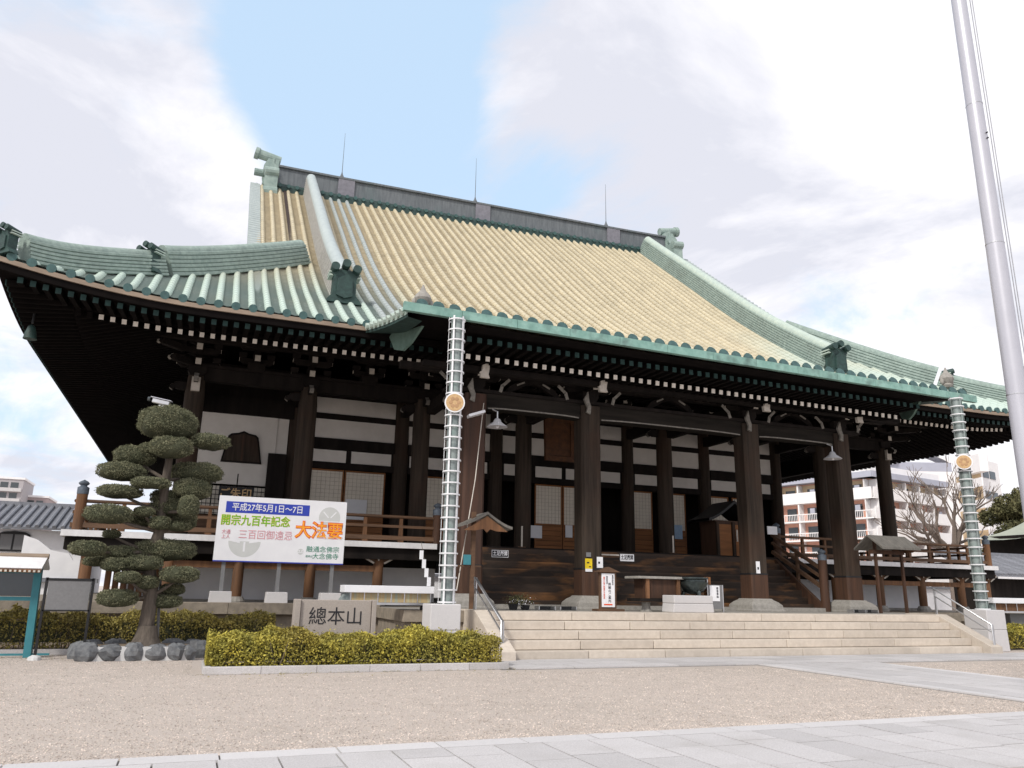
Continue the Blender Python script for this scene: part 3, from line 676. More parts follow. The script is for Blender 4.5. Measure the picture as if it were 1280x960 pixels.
# ---- columns
def round_col(x, y_, z0, z1, r, m='wood_col', label=None):
    prof = [(r*.9, z0), (r, z0+.25), (r, z1-.6), (r*.86, z1-.02), (r*.86, z1)]
    return P('column', MB().lathe((x, y_, 0), prof, 18), m, tp, smooth=True, label=label)
OUT = [-.55, 3.05, 7.05, 11.0, 17.1, 21.05, 25.05, 28.65]
YO, YI = 26.9, 29.9
for x in OUT:
    round_col(x, YO, 2.9, 8.1, .31)
for x in OUT[:-1]: round_col(x, YI, 2.9, 9.2, .29)
for y_ in (34.7, 38.6, 42.6, 46.5, 50.4, 54): round_col(28.65, y_, 2.9, 8.1, .31); round_col(-.55, y_, 2.9, 8.1, .31)
KC = [(7.3, 'left'), (11.12, ''), (17.22, ''), (21.2, '')]
YC = 21.9
for i, (x, _) in enumerate(KC):
    h = .33; c = .07
    def oct_(h, c): return [(x-h+c, YC-h), (x+h-c, YC-h), (x+h, YC-h+c), (x+h, YC+h-c), (x+h-c, YC+h), (x-h+c, YC+h), (x-h, YC+h-c), (x-h, YC-h+c)]
    col = P('canopy_column', MB().prism(oct_(h, c), 2.2, 7.2, 'xy'), 'wood_red1' if i == 0 else 'wood_col', tp, label='reddish brown canopy column' if i == 0 else None)
    P('column_foot', MB().prism(oct_(h+.012, c), 1.42, 2.2, 'xy'), 'wood_red', col, label='reddish lower casing of the column')
    P('iron_band', MB().prism(oct_(h+.02, c), 2.18, 2.23, 'xy'), 'black', col)
    b = MB(); hs = [(.66, ZP), (.66, ZP+.05), (.62, ZP+.06), (.60, ZP+.2), (.5, ZP+.3), (.40, ZP+.36), (.37, ZP+.40)]
    vs = []
    for hh, z in hs: vs += [(x-hh, YC-hh, z), (x+hh, YC-hh, z), (x+hh, YC+hh, z), (x-hh, YC+hh, z)]
    b.add(vs, [(i_*4+k, i_*4+(k+1) % 4, (i_+1)*4+(k+1) % 4, (i_+1)*4+k) for i_ in range(len(hs)-1) for k in range(4)]+[(24, 25, 26, 27)])
    P('stone_plinth', b, 'base_stone', tp, bevel=.015)
# ---- brackets
def nose(parent, p, d, s=1.0, m='wood_dark'):     # carved beam nose projecting along d, its edge picked out in white
    prof = [(0, -.16), (.3, -.16), (.42, -.10), (.5, -.2), (.62, -.12), (.60, 0), (.48, .06), (.38, .17), (0, .17)]
    d = Vector(d).normalized(); sd = Vector((-d.y, d.x, 0)); p = Vector(p); n = len(prof); vs = []
    for k in (-1, 1): vs += [p+d*a*s+Vector((0, 0, b*s))+sd*k*.085*s for a, b in prof]
    b = MB().add(vs, [tuple(range(n)), tuple(range(2*n-1, n-1, -1))]+[(k, k+n, (k+1) % n+n, (k+1) % n) for k in range(n)])
    o = P('carved_nose', b, m, parent)
    e = MB(); idx = [2, 3, 4, 5, 6, 7]; off = Vector((d.x, d.y, 0))*.008
    vs = []
    for i in idx:
        for k in (-.088, .088): vs.append(p+d*(prof[i][0]*s)+Vector((0, 0, prof[i][1]*s))+sd*k*s+off+Vector((0, 0, .004)))
    e.add(vs, [(2*i, 2*i+1, 2*i+3, 2*i+2) for i in range(len(idx)-1)])
    P('white_edge', e, 'chalk_dim', o)
def bracket(x, y_, z, tiers=3, out=.42, corner=0, w_=1.3):
    b = MB(); wt_ = MB(); b.prism([(x-.2, z), (x+.2, z), (x+.28, z+.12), (x+.28, z+.3), (x-.28, z+.3), (x-.28, z+.12)], y_-.28, y_+.28)
    for t in range(tiers):
        zz = z+.3+t*.38; yy = y_-t*out; ww = (w_ if t < tiers-1 else w_*1.1)/2
        b.prism([(x-ww*.8, zz), (x+ww*.8, zz), (x+ww, zz+.1), (x+ww, zz+.19), (x-ww, zz+.19), (x-ww, zz+.1)], yy-.08, yy+.08)
        b.box(x-.085, x+.085, yy-out-.12, y_+.3, zz+.003, zz+.2)
        wt_.box(x-.088, x+.088, yy-out-.135, yy-out-.12, zz, zz+.2)
        for dx in (-ww+.1, 0, ww-.1): b.prism([(x+dx-.09, zz+.19), (x+dx+.09, zz+.19), (x+dx+.13, zz+.26), (x+dx+.13, zz+.37), (x+dx-.13, zz+.37), (x+dx-.13, zz+.26)], yy-.13, yy+.13)
        for s in (-1, 1): wt_.box(x+s*ww-(.0 if s > 0 else .012), x+s*ww+(.012 if s > 0 else 0), yy-.07, yy+.07, zz+.09, zz+.19)
    o = P('bracket_set', b, 'wood_dark', tp); P('white_bracket_end', wt_, 'chalk', o, split=True); return o
for i, x in enumerate(OUT):
    o = bracket(x, YO, 8.1, 3)
    if i in (0, 7):
        s = -1 if i == 0 else 1
        for t in range(3): P('corner_arm', MB().beam((x, YO, 8.5+t*.38), (x+s*(.7+t*.35), YO-.7-t*.35, 8.5+t*.38), .17, .2), 'wood_dark', tp); nose(tp, (x+s*(.6+t*.35), YO-.6-t*.35, 8.5+t*.38), (s, -1, 0), .6)
        P('pale_block', MB().box(x-.13, x+.13, YO-.42, YO-.30, 7.55, 8.0), 'chalk', tp)
    nose(tp, (x-.28, YO, 7.75), (-1, 0, 0), .8); nose(tp, (x, YO-.28, 7.95), (0, -1, 0), .8)
for xa, xb in zip(OUT[:-1], OUT[1:]):          # bracket sets between the columns
    nb = 2 if xb-xa > 5 else 1
    for k in range(nb): bracket(xa+(xb-xa)*(k+1)/(nb+1), YO, 8.42, 2, .42, w_=1.1)
bm = MB().box(-.75, 28.85, YO-.16, YO+.16, 7.98, 8.40).box(-.9, 29.0, YO-.24, YO+.24, 8.40, 8.50)
P('outer_beam', bm, 'wood_dark', tp, split=True)
P('outer_purlin', MB().box(-2.4, 30.5, YO-1.4, YO-1.15, 8.95, 9.2), 'wood_dark', tp)
P('side_beam', MB().box(28.5, 28.8, YO, 54, 7.6, 8.40).box(-.7, -.4, YO, 54, 7.6, 8.4), 'wood_dark', tp, split=True)
for x in OUT: P('porch_tie_beam', MB().box(x-.13, x+.13, YO+.2, YI, 8.0, 8.4), 'wood_dark', tp)
# canopy beams and brackets
def rainbow(xa, xb, name='canopy_beam'):
    b = MB(); rows = []
    for t in frange(0, 1, 14):
        x = xa+(xb-xa)*t; a = .04*(1-(2*t-1)**4); zl = 6.76+a*.9; zu = 7.26
        rows.append([(x, YC-.2, zl), (x, YC-.215, zl+.1), (x, YC-.2, zu), (x, YC+.2, zu), (x, YC+.2, zl), (x, YC-.2, zl)])
    b.grid(rows); o = P(name, b, 'wood_beam', tp)
    g = MB(); g.grid([[(x, YC-.222, 6.78+.04*(1-(2*t-1)**4)*.9), (x, YC-.222, 6.82+.04*(1-(2*t-1)**4)*.9)] for t, x in [(t, xa+.4+(xb-xa-.8)*t) for t in frange(0, 1, 14)]])
    P('pale_moulding', g, 'chalk_dim', o); return o
for (xa, _), (xb, _) in zip(KC[:-1], KC[1:]): rainbow(xa, xb)
P('canopy_plate', MB().box(6.4, 22.1, YC-.28, YC+.28, 7.26, 7.36), 'wood_dark', tp)
P('canopy_purlin', MB().box(5.4, 23.1, YC-1.2, YC-.95, 7.62, 7.78).box(5.0, 23.5, YC-.12, YC+.12, 7.8, 8.0), 'wood_dark', tp, split=True)
def white_arm(x, y_, z):       # boat shaped white bracket end seen under the rafters
    b = MB().prism([(x-.07, z+.42), (x+.12, z+.42), (x+.13, z+.3), (x+.10, z+.1), (x+.14, z), (x-.13, z), (x-.15, z+.17), (x-.09, z+.2)], y_-.05, y_+.05)
    return P('white_bracket_end', b, 'chalk', tp)
for x, _ in KC:
    bracket(x, YC, 7.36, 1, .5, w_=1.5)
    white_arm(x-.1, YC-1.28, 7.42)
    nose(tp, (x-.33, YC, 7.05), (-1, 0, 0), .95); nose(tp, (x+.33, YC, 7.05), (1, 0, 0), .0001) if False else None
    o = MB().prism([(x-.32, 7.36), (x-.2, 7.1), (x-.24, 6.95), (x-.1, 6.9), (x-.08, 7.15), (x-.14, 7.3), (x-.18, 7.62), (x-.24, 7.5)], YC-.46, YC-.38); P('white_carving', o, 'chalk_dim', tp)
    for s, dx in ((-1, -1.15), (1, 1.05)):
        z = 7.62
        P('white_stroke', MB().beam((x+dx, YC-.30, z+.12), (x+dx*.78, YC-.30, z-.1), .03, .09).beam((x+dx*.78, YC-.3, z-.08), (x+dx*.72, YC-.3, z-.3), .03, .10), 'chalk_dim', tp, split=True)
for (xa, _), (xb, _) in zip(KC[:-1], KC[1:]):
    m_ = (xa+xb)/2       # frog leg strut
    b = MB().prism([(m_-.95, 7.36), (m_-.8, 7.36), (m_-.55, 7.5), (m_-.25, 7.68), (m_, 7.74), (m_+.25, 7.68), (m_+.55, 7.5), (m_+.8, 7.36), (m_+.95, 7.36), (m_+.75, 7.62), (m_+.3, 7.86), (m_-.3, 7.86), (m_-.75, 7.62)], YC-.1, YC+.1)
    P('frog_leg_strut', b, 'wood_dark', tp)
    P('white_stroke', MB().beam((m_-.55, YC-.14, 7.64), (m_-.3, YC-.14, 7.76), .02, .05), 'chalk_dim', tp, split=True); P('white_stroke', MB().beam((m_+.55, YC-.14, 7.64), (m_+.3, YC-.14, 7.76), .02, .05), 'chalk_dim', tp, split=True)
for x, _ in KC: P('canopy_tie_beam', MB().box(x-.14, x+.14, YC+.3, YO-.3, 7.55, 7.95), 'wood_dark', tp)

# ---- hall walls behind the porch
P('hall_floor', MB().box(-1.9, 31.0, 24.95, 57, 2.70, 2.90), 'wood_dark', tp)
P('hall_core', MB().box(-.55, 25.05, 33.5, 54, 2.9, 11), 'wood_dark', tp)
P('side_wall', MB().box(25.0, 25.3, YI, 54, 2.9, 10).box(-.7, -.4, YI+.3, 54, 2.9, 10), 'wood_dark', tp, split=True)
def bx(name, x0, x1, z0, z1, m, y0=YI-.06, y1=YI+.06, parent=tp): return P(name, MB().box(x0, x1, y0, y1, z0, z1), m, parent)
def shoji(x0, x1, z0=4.2, z1=5.82, wains=True, y=YI):
    o = P('sliding_screen', MB().box(x0, x0+.05, y-.05, y, 2.92, z1).box(x1-.05, x1, y-.05, y, 2.92, z1).box(x0+.05, x1-.05, y-.05, y, z1-.06, z1).box(x0+.05, x1-.05, y-.05, y, z0-.05, z0+.02), 'wood_door', tp)
    P('screen_paper', MB().box(x0+.05, x1-.05, y-.02, y-.012, z0+.02, z1-.06), 'paper', o)
    l = MB(); n = max(3, round((x1-x0)/.16)); m_ = 11
    for i in range(1, n): xx = x0+(x1-x0)*i/n; l.box(xx-.0045, xx+.0045, y-.036, y-.022, z0+.02, z1-.06)
    for i in range(1, m_): zz = z0+(z1-z0)*i/m_; l.box(x0+.05, x1-.05, y-.038, y-.0245, zz-.0045, zz+.0045)
    P('screen_lattice', l, 'lattice', o)
    zz = 2.95
    while zz < z0-.1:
        P('wainscot_board', MB().box(x0+.05, x1-.05, y-.035-R.uniform(0, .006), y-.01, zz, zz+.185), 'wood_door', o); zz += .2
    return o
for k in range(1, 6):
    xa, xb = OUT[k]+.27, OUT[k+1]-.27
    bx('plaster_panel', xa, xb, 7.94, 8.55, 'plaster'); bx('plaster_panel', xa, xb, 6.98, 7.72, 'plaster')
    bx('wall_beam', xa, xb, 7.72, 7.94, 'wood_dark', YI-.12, YI+.12); bx('wall_beam', xa, xb, 6.58, 6.98, 'wood_dark', YI-.18, YI+.12)
    bx('wall_beam', xa, xb, 5.84, 6.07, 'wood_dark', YI-.14, YI+.12); bx('wall_beam', xa, xb, 8.55, 9.3, 'wood_dark', YI-.14, YI+.12)
    nb = 4 if xb-xa > 5 else 2
    for i in range(nb): wd = (xb-xa)/nb; bx('small_panel', xa+i*wd+.10, xa+(i+1)*wd-.10, 6.10, 6.55, 'plaster')
    bx('panel_frame', xa, xb, 6.07, 6.58, 'wood_dark', YI-.03, YI+.05)
P('iron_hook', MB().box(-.1, 0, 0, .1, 0, .1), 'black', tp, world=(14.05, YI-.2, 8.3))
for xa, xb in ((3.6, 4.92), (4.96, 6.5), (8.0, 9.4), (12.75, 13.98), (14.02, 15.3), (17.35, 18.3), (19.1, 20.0), (21.3, 22.3), (22.5, 23.5)): shoji(xa, xb)
bx('screen_notice', 5.05, 5.85, 4.0, 4.75, 'white_paint', YI-.075, YI-.06)
# corner bay with its bell shaped window
wb = MB(); Yw = 29.72
P('white_wall', MB().box(-.45, 2.35, Yw, Yw+.1, 5.02, 7.55).box(2.36, 2.75, Yw+.05, Yw+.15, 5.02, 7.6), 'plaster', tp, split=True)
P('upper_beam', MB().box(-.5, 2.9, Yw-.1, Yw+.15, 7.55, 8.2).box(-.5, 2.9, Yw, Yw+.15, 8.2, 9.4), 'wood_dark', tp, split=True)
fr_ = [(.50, 5.80), (.60, 6.35), (.68, 6.75), (.78, 6.84), (1.02, 6.88), (1.2, 6.96), (1.38, 6.88), (1.62, 6.84), (1.72, 6.75), (1.80, 6.35), (1.90, 5.80)]
bwn = P('bell_window', MB().prism(fr_, Yw-.07, Yw-.004), 'wood_dark', tp)
inn = [(1.2+(a-1.2)*.9, 6.3+(b-6.3)*.88) for a, b in fr_]; P('window_pane', MB().prism(inn, Yw-.085, Yw-.072), 'wood_col', bwn)
P('window_mullion', MB().box(1.17, 1.23, Yw-.095, Yw-.086, 5.87, 6.8), 'wood_red', bwn)
P('door_leaf', MB().box(2.1, 2.75, Yw-.25, Yw-.16, 2.95, 6.2), 'wood_dark', tp)
cn = P('counter', MB().box(-.3, 2.1, Yw-.2, Yw, 2.92, 3.9), 'wood_rail', tp)
for i in range(4):
    x = -.25+i*.6; P('counter_screen', MB().box(x, x+.56, Yw-.05, Yw, 3.95, 4.95), 'paper', cn)
l = MB()
for i in range(17): l.box(-.25+i*.14, -.235+i*.14, Yw-.075, Yw-.06, 3.95, 4.95)
for i in range(7): l.box(-.3, 2.1, Yw-.08, Yw-.066, 3.98+i*.16, 4.0+i*.16)
P('counter_lattice', l, 'wood_dark', cn)
sg = props(link('name_board', None, None, (1.1, 28.9, 4.55)), 'small black board with gold lettering above the white banner', 'sign')
P('board', MB().box(.55, 1.7, 28.9, 28.94, 4.35, 4.85), 'black', sg); text('ご朱印', .36, 'gold', sg, (1.1, 28.89, 4.6), bold=.006)
P('hanger', MB().box(1.1, 1.14, 28.9, 28.93, 4.85, 5.3), 'wood_dark', sg)
# hanging name plaque in the centre bay
pq = T('name_plaque', 'tall brown framed plaque hanging under the canopy ceiling', 'plaque', (12.1, 26.0, 6.2))
P('plaque_board', MB().box(11.7, 12.5, 26.0, 26.06, 6.35, 7.6), 'plaque', pq)
P('plaque_frame', MB().prism([(11.5, 6.15), (12.7, 6.15), (12.62, 6.33), (11.58, 6.33)], 25.94, 26.1).prism([(11.5, 7.85), (12.72, 7.85), (12.6, 7.6), (11.6, 7.6)], 25.94, 26.1).prism([(11.5, 6.15), (11.7, 6.33), (11.7, 7.6), (11.45, 7.85)], 25.95, 26.1).prism([(12.7, 6.15), (12.5, 6.33), (12.5, 7.6), (12.76, 7.85)], 25.95, 26.1), 'plaque', pq)

# ---- veranda
VZ = 2.92; VY = 24.46; VA, VB = -3.4, 31.95
P('veranda_floor', MB().box(VA+.1, VB-.1, VY+.1, 29.5, VZ-.10, VZ-.012), 'wood_dark', tp)
for xa, xb in ((VA, 7.1), (21.3, VB)):
    P('veranda_edge', MB().box(xa, xb, VY-.02, VY+.14, VZ-.17, VZ), 'white_band', tp)
P('veranda_edge', MB().box(7.1, 21.3, VY+.0, VY+.14, VZ-.17, VZ), 'wood_dark', tp, label='dark worn edge above the wooden stairs')
for xa in (VA, VB-.14): P('veranda_edge', MB().box(xa, xa+.14, VY+.15, 56, VZ-.17, VZ), 'white_band', tp)
P('edge_beam', MB().box(VA+.1, VB-.1, VY+.1, VY+.4, VZ-.52, VZ-.18), 'wood_dark', tp)
P('side_edge_beam', MB().box(VA+.1, VA+.4, VY+.4, 56, VZ-.52, VZ-.18).box(VB-.4, VB-.1, VY+.4, 56, VZ-.52, VZ-.18), 'wood_dark', tp, split=True)
PX = [(-2.72, 'L'), (-.65, 'L'), (1.25, 'L'), (3.3, 'L'), (5.35, 'L'), (23.4, 'R'), (25.65, 'R'), (27.9, 'R'), (30.1, 'R'), (31.6, 'R')]
YV = 24.85
for x, sd_ in PX:
    c = P('veranda_post', MB().lathe((x, YV, 0), [(.15, 1.22), (.155, 1.3), (.155, 2.45), (.14, 2.5)], 14), 'wood_tan', tp, smooth=True)
    P('post_stone', MB().lathe((x, YV, 0), [(.27, ZP-.02), (.27, ZP+.08), (.2, 1.23)], 14), 'base_stone', c)
    b = MB().box(x-.13, x+.13, YV-.14, YV+.14, 2.45, 2.6); b.beam((x-.35, YV-.05, 2.55), (x+.35, YV-.05, 2.55), .15, .12)
    for s in (-1, 1): b.beam((x+s*.1, YV-.05, 2.3), (x+s*.55, YV-.05, 2.52), .10, .12)
    o = P('post_bracket', b, 'wood_rail', c)
    w2 = MB()
    for s in (-1, 1): w2.beam((x+s*.16, YV-.112, 2.28), (x+s*.56, YV-.112, 2.50), .012, .055)
    w2.box(x-.05, x-.01, YV-.18, YV-.15, 2.35, 2.55)
    P('white_bracket_edge', w2, 'chalk', o)
P('nogging_beam', MB().box(-2.72, 5.35, YV-.07, YV+.07, 2.02, 2.2).box(23.4, 31.6, YV-.07, YV+.07, 2.02, 2.2), 'wood_tan', tp, split=True)
P('underfloor_wall', MB().box(-1.9, 7.6, 26.3, 26.5, ZP, 2.62).box(20.8, 29.3, 26.3, 26.5, ZP, 2.62), 'plaster_w', tp, split=True)
P('underfloor_dark', MB().box(-1.9, 7.6, 26.2, 26.29, 2.2, 2.7).box(20.8, 29.3, 26.2, 26.29, 2.2, 2.7), 'wood_dark', tp, split=True)
P('wall_foot_stone', MB().box(-2.1, 7.6, 26.05, 26.3, ZP, ZP+.10).box(20.8, 29.5, 26.05, 26.3, ZP, ZP+.10), 'base_stone', tp, split=True)
for i in range(7): P('lattice_post', MB().lathe((-2.2+i*.21, 25.6, 0), [(.085, ZP), (.085, 2.2)], 10), 'wood_tan', tp, smooth=True)
# railings
def finial(x, y_, z, m='bluegrey', parent=tp, s=1.0, h=.56):
    pr_ = [(.145, -.03), (.15, .0), (.15, .30), (.12, .33), (.085, .36), (.085, .40), (.13, .46), (.14, .52), (.10, .6), (.03, .66), (.005, .69)]
    return P('post_finial', MB().lathe((x, y_, z), [(a, b*h) for a, b in pr_], 14), m, parent, smooth=True)
def rail_post(x, y_, z0, z1, m, fin=True, r=.14):
    o = P('railing_post', MB().lathe((x, y_, 0), [(r, z0), (r, z1)], 14), m, tp, smooth=True)
    if fin: finial(x, y_, z1, parent=o)
    return o
YRL = VY+.25
rail_post(VA+.35, YRL, VZ, 3.92, 'wood_tan'); rail_post(VB-.22, YRL, VZ, 3.85, 'wood_tan')
rail_post(7.15, YRL, VZ, 3.85, 'wood_red'); rail_post(20.6, YRL, VZ, 3.85, 'wood_red')
def rails(xa, xb):
    o = P('top_rail', MB().cyl((xa, YRL, 3.72), (xb, YRL, 3.72), .05, .05, 10), 'wood_rail', tp, smooth=True)
    P('middle_rail', MB().box(xa, xb, YRL-.05, YRL+.05, 3.38, 3.46), 'wood_rail', tp); P('lower_rail', MB().box(xa, xb, YRL-.07, YRL+.07, 3.0, 3.13), 'wood_rail', tp)
    n = round((xb-xa)/1.15)
    for i in range(1, n):
        x = xa+(xb-xa)*i/n; P('railing_baluster', MB().box(x-.06, x+.06, YRL-.045, YRL+.045, 3.13, 3.38).box(x-.05, x+.05, YRL-.04, YRL+.04, 3.46, 3.67).box(x-.09, x+.09, YRL-.06, YRL+.06, VZ, 3.0), 'wood_tan', tp, split=True)
rails(VA+.3, 7.1); rails(20.7, VB-.3)
def side_rails(x):
    P('side_rail', MB().cyl((x, YRL, 3.72), (x, 55, 3.72), .05, .05, 8).box(x-.05, x+.05, YRL, 55, 3.38, 3.46).box(x-.07, x+.07, YRL, 55, 3.0, 3.13), 'wood_rail', tp, split=True)
    for i in range(1, 22): y_ = YRL+i*1.4; P('side_baluster', MB().box(x-.05, x+.05, y_-.05, y_+.05, VZ, 3.67), 'wood_tan', tp)
side_rails(VA+.22); side_rails(VB-.22)
# wooden stair filling the canopy
nS = 8; sx0, sx1 = 7.75, 20.2
for i in range(nS):
    zt = VZ-(VZ-ZP)*(i+1)/nS; y_ = VY-.27*(i+1)+.02; z1 = zt+(VZ-ZP)/nS
    P('stair_riser', MB().box(sx0, sx1, y_+.27-.03, y_+.27+.03, zt, z1-.045), 'wood_board', tp)
    if i < nS-1: P('stair_tread', MB().box(sx0, sx1, y_-.02, y_+.27, zt-.05, zt), 'wood_board', tp)
P('stair_string', MB().prism([(VY, VZ-.05), (VY, VZ-.5), (22.6, ZP), (22.2, ZP), (22.2, ZP+.25)], sx0-.12, sx0, 'yz').prism([(VY, VZ-.05), (VY, VZ-.5), (22.6, ZP), (22.2, ZP), (22.2, ZP+.25)], sx1, sx1+.12, 'yz'), 'wood_red', tp, split=True)
P('stair_sleeper', MB().box(sx0-.2, sx1+.2, 22.05, 22.32, ZP, ZP+.12), 'base_stone', tp)
for x, m in ((7.55, 'wood_red'), (20.35, 'wood_red')):
    rail_post(x, 22.15, ZP, 2.75, m, r=.15)
    for dz, r in ((.85, .05), (.55, .04), (.22, .055)):
        P('stair_handrail', MB().beam((x, 22.2, 1.35+dz+.25), (x, YRL, VZ+dz), r*2, r*2.2), 'wood_rail', tp)
    P('railing_post', MB().beam((x, 23.4, 2.0), (x, 23.4, 3.2), .09, .09, (1, 0, 0)), 'wood_rail', tp)


# ================================================================== THINGS ROUND THE HALL
def local(name, label, cat, group=None): return T(name, label, cat, (0, 0, 0), group)
def place(o, loc, rz=0):
    o.location = loc; o.rotation_euler = (0, 0, rz); return o
# ---- caged rain pipes hanging from the canopy corners
def rain_pipe(x, y_, label, h0=1.2, h1=8.28, side=-1, bar='cage', nb=5):
    o = local('rain_pipe', label, 'rain pipe', 'caged rain pipes under the canopy corners'); H_ = h1-h0
    P('pipe', MB().cyl((0, 0, 0), (0, 0, H_-.05), .15, .15, 14), X['pipe'], o, smooth=True)
    for k in range(nb):
        a = 2*pi*(k+.4)/nb; P('cage_bar', MB().beam((.2*cos(a), .2*sin(a), 0), (.2*cos(a), .2*sin(a), H_), .045, .012, (cos(a), sin(a), 0)), bar, o)
    n = 26
    me = None
    for k in range(n):
        z = .04+k*(H_-.12)/(n-1)
        if me is None:
            b = MB(); N_ = 18
            rows = [[(r_*cos(2*pi*j/N_), r_*sin(2*pi*j/N_), zz) for r_, zz in ((.205, -.017), (.222, -.017), (.222, .017), (.205, .017), (.205, -.017))] for j in range(N_+1)]
            b.grid(rows); me = mesh('cage_ring', b, 'cage')
        link('cage_ring', me, o, (0, 0, z))
    d = P('crest_disc', MB().cyl((0, -.235, H_*.675), (0, -.28, H_*.675), .25, .25, 24), 'white_paint', o)
    P('crest_face', MB().cyl((0, -.281, H_*.675), (0, -.29, H_*.675), .215, .215, 24), 'gold', d)
    e = MB()
    for k in range(6): a = 2*pi*k/6; e.ell((.10*cos(a), -.292, H_*.675+.10*sin(a)), (.05, .006, .05), 8, 6)
    P('crest_relief', e, X['crest'], d)
    return place(o, (x, y_, h0), radians(side))
X['pipe'] = mat('pipe_metal', (.20, .27, .25), .45, (.11, .14, .145), 3, 5, metal=.2, c3=(.28, .32, .31), spec=.5)
X['crest'] = mat('crest_relief', (.50, .30, .16), .6)
rain_pipe(5.62, 18.35, 'left caged rain pipe with round gold crest, beside the banner', side=-14)
rain_pipe(23.05, 18.35, 'right caged rain pipe with round gold crest, nearest the apartment block', side=-50, bar='pipe', nb=4, h1=8.05)
def block(x, y_, w_, d, h, label):
    o = local('granite_block', label, 'stone block'); 
    P('block_top', MB().box(-w_/2, w_/2, -d/2, d/2, h*.52+.004, h), 'granite_pale', o, bevel=.02); P('block_base', MB().prism([(-w_/2-.03, 0), (w_/2+.03, 0), (w_/2, h*.52), (-w_/2, h*.52)], -d/2, d/2), 'granite_pale', o, bevel=.02)
    return place(o, (x, y_, 0))
block(5.5, 18.35, .72, .72, 1.2, 'pale granite block carrying the left rain pipe behind the hedge')
block(23.08, 18.35, .8, .8, 1.22, 'pale granite block carrying the right rain pipe beside the stairs')
# ---- steel handrails on the steps
def handrail(x, pts, label, inner):
    o = T('handrail', label, 'handrail', (x, 18, 0), 'steel handrails at both ends of the stone steps')
    (y0, z0), (y1, z1) = pts
    P('rail', MB().tube([(x, y1, z1-.8), (x, y1, z1), (x, y0, z0), (x, y0, 0 if z0 < 1 else .2)], .024, 10), 'steel', o, smooth=True)
    P('rail', MB().cyl((x+inner, y1, z1-.02), (x+inner, y0, z0-.02), .02, .02, 10), 'steel', o, smooth=True)
    P('rail', MB().cyl((x, y1, z1-.22), (x, y0, z0-.22), .018, .018, 10), 'steel', o, smooth=True)
    for y_, z in ((y1, z1), (y0, z0)): P('post', MB().cyl((x+inner, y_, max(0, z-.8)), (x+inner, y_, z), .02, .02, 8), 'steel', o, smooth=True)
    return o
handrail(6.62, ((17.35, .85), (19.3, 1.83)), 'steel handrail at the left end of the stone steps by the hedge', .05)
handrail(21.75, ((17.1, .82), (18.95, 1.83)), 'steel handrail at the right end of the stone steps', .05)
# ---- hedges
def leaf_box(x0, x1, y0, y1, z0, z1, n, s, seed, rnd=.16):
    """leaf faces through a clipped hedge, denser on the outside, with a bumpy outline"""
    rs = np.random.RandomState(seed); P_ = rs.rand(n, 3)
    f = rs.randint(0, 4, n); sh = rs.rand(n)**2.2*.45
    P_[f == 0, 1] = sh[f == 0]; P_[f == 1, 2] = 1-sh[f == 1]; P_[f == 2, 0] = sh[f == 2]*.1*(rs.rand((f == 2).sum()) > .5)+P_[f == 2, 0]*0; m_ = f == 3; P_[m_, 2] = 1-sh[m_]*.6
    k = rs.rand(n) < .04; P_[k & (f == 2), 0] = 1
    x = x0+(x1-x0)*P_[:, 0]; y_ = y0+(y1-y0)*P_[:, 1]
    top_ = z1+rnd*.75*(np.sin(x*2.3+seed)*.5+np.sin(x*5.1+y_*3)*.4+np.sin(x*11+seed)*.25+np.sin(x*23+y_*9)*.2)-.12*np.abs(P_[:, 1]*2-1)**3
    z = z0+(top_-z0)*P_[:, 2]
    y_ = y_+rnd*.35*np.sin(x*3.7+z*4)*(1-P_[:, 1]); C_ = np.stack([x, y_, z], 1)
    stray = rs.rand(n) < .06; C_[stray, 2] += rs.rand(stray.sum())*.09; C_[stray, 1] -= rs.rand(stray.sum())*.05
    return leaf_cloud(C_, s, rs)
def leaf_cloud(C_, s, rs, up_=0.0, flat=1.0):
    n = len(C_); a = rs.randn(n, 3); a /= np.linalg.norm(a, axis=1)[:, None]; b = rs.randn(n, 3); b -= a*(a*b).sum(1)[:, None]; b /= np.linalg.norm(b, axis=1)[:, None]
    sz = s*(.6+.8*rs.rand(n))[:, None]; V = np.stack([C_-a*sz, C_+b*sz*.45, C_+a*sz, C_-b*sz*.45], 1).reshape(-1, 3)
    return V
def leaf_mesh(name, Vs, m):
    V = np.concatenate(Vs); n = len(V)//4
    me = bpy.data.meshes.new(name); me.vertices.add(len(V)); me.vertices.foreach_set('co', V.astype(np.float32).ravel())
    me.loops.add(n*4); me.loops.foreach_set('vertex_index', np.arange(n*4)); me.polygons.add(n)
    me.polygons.foreach_set('loop_start', np.arange(0, n*4, 4)); me.polygons.foreach_set('loop_total', np.full(n, 4)); me.update(calc_edges=True); me.materials.append(X[m]); return me
def hedge(label, x0, x1, y0, y1, z0, z1, n, m='hedge', seed=1, s=.035, kerb=True, group=None):
    o = T('hedge', label, 'hedge', ((x0+x1)/2, y0, 0), group)
    link('foliage', leaf_mesh('foliage', [leaf_box(x0, x1, y0, y1, z0, z1, n, s, seed)], m), o)
    t = MB(); rr = random.Random(seed)
    for i in range(int((x1-x0)*16)):
        x = rr.uniform(x0+.05, x1-.05); y_ = rr.uniform(y0+.06, y1-.1); t.cyl((x, y_, .05), (x+rr.uniform(-.15, .15), y_+rr.uniform(-.1, .1), z1-.12), .011, .004, 4, False)
    P('stems', t, 'twig', o, kind='stuff')
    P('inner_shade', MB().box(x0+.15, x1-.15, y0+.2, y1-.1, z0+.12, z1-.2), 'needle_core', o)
    return o
hedge('yellow green clipped hedge in a kerbed bed before the engraved stone', .42, 6.0, 15.72, 16.75, .06, .66, 52000, seed=4, s=.027)
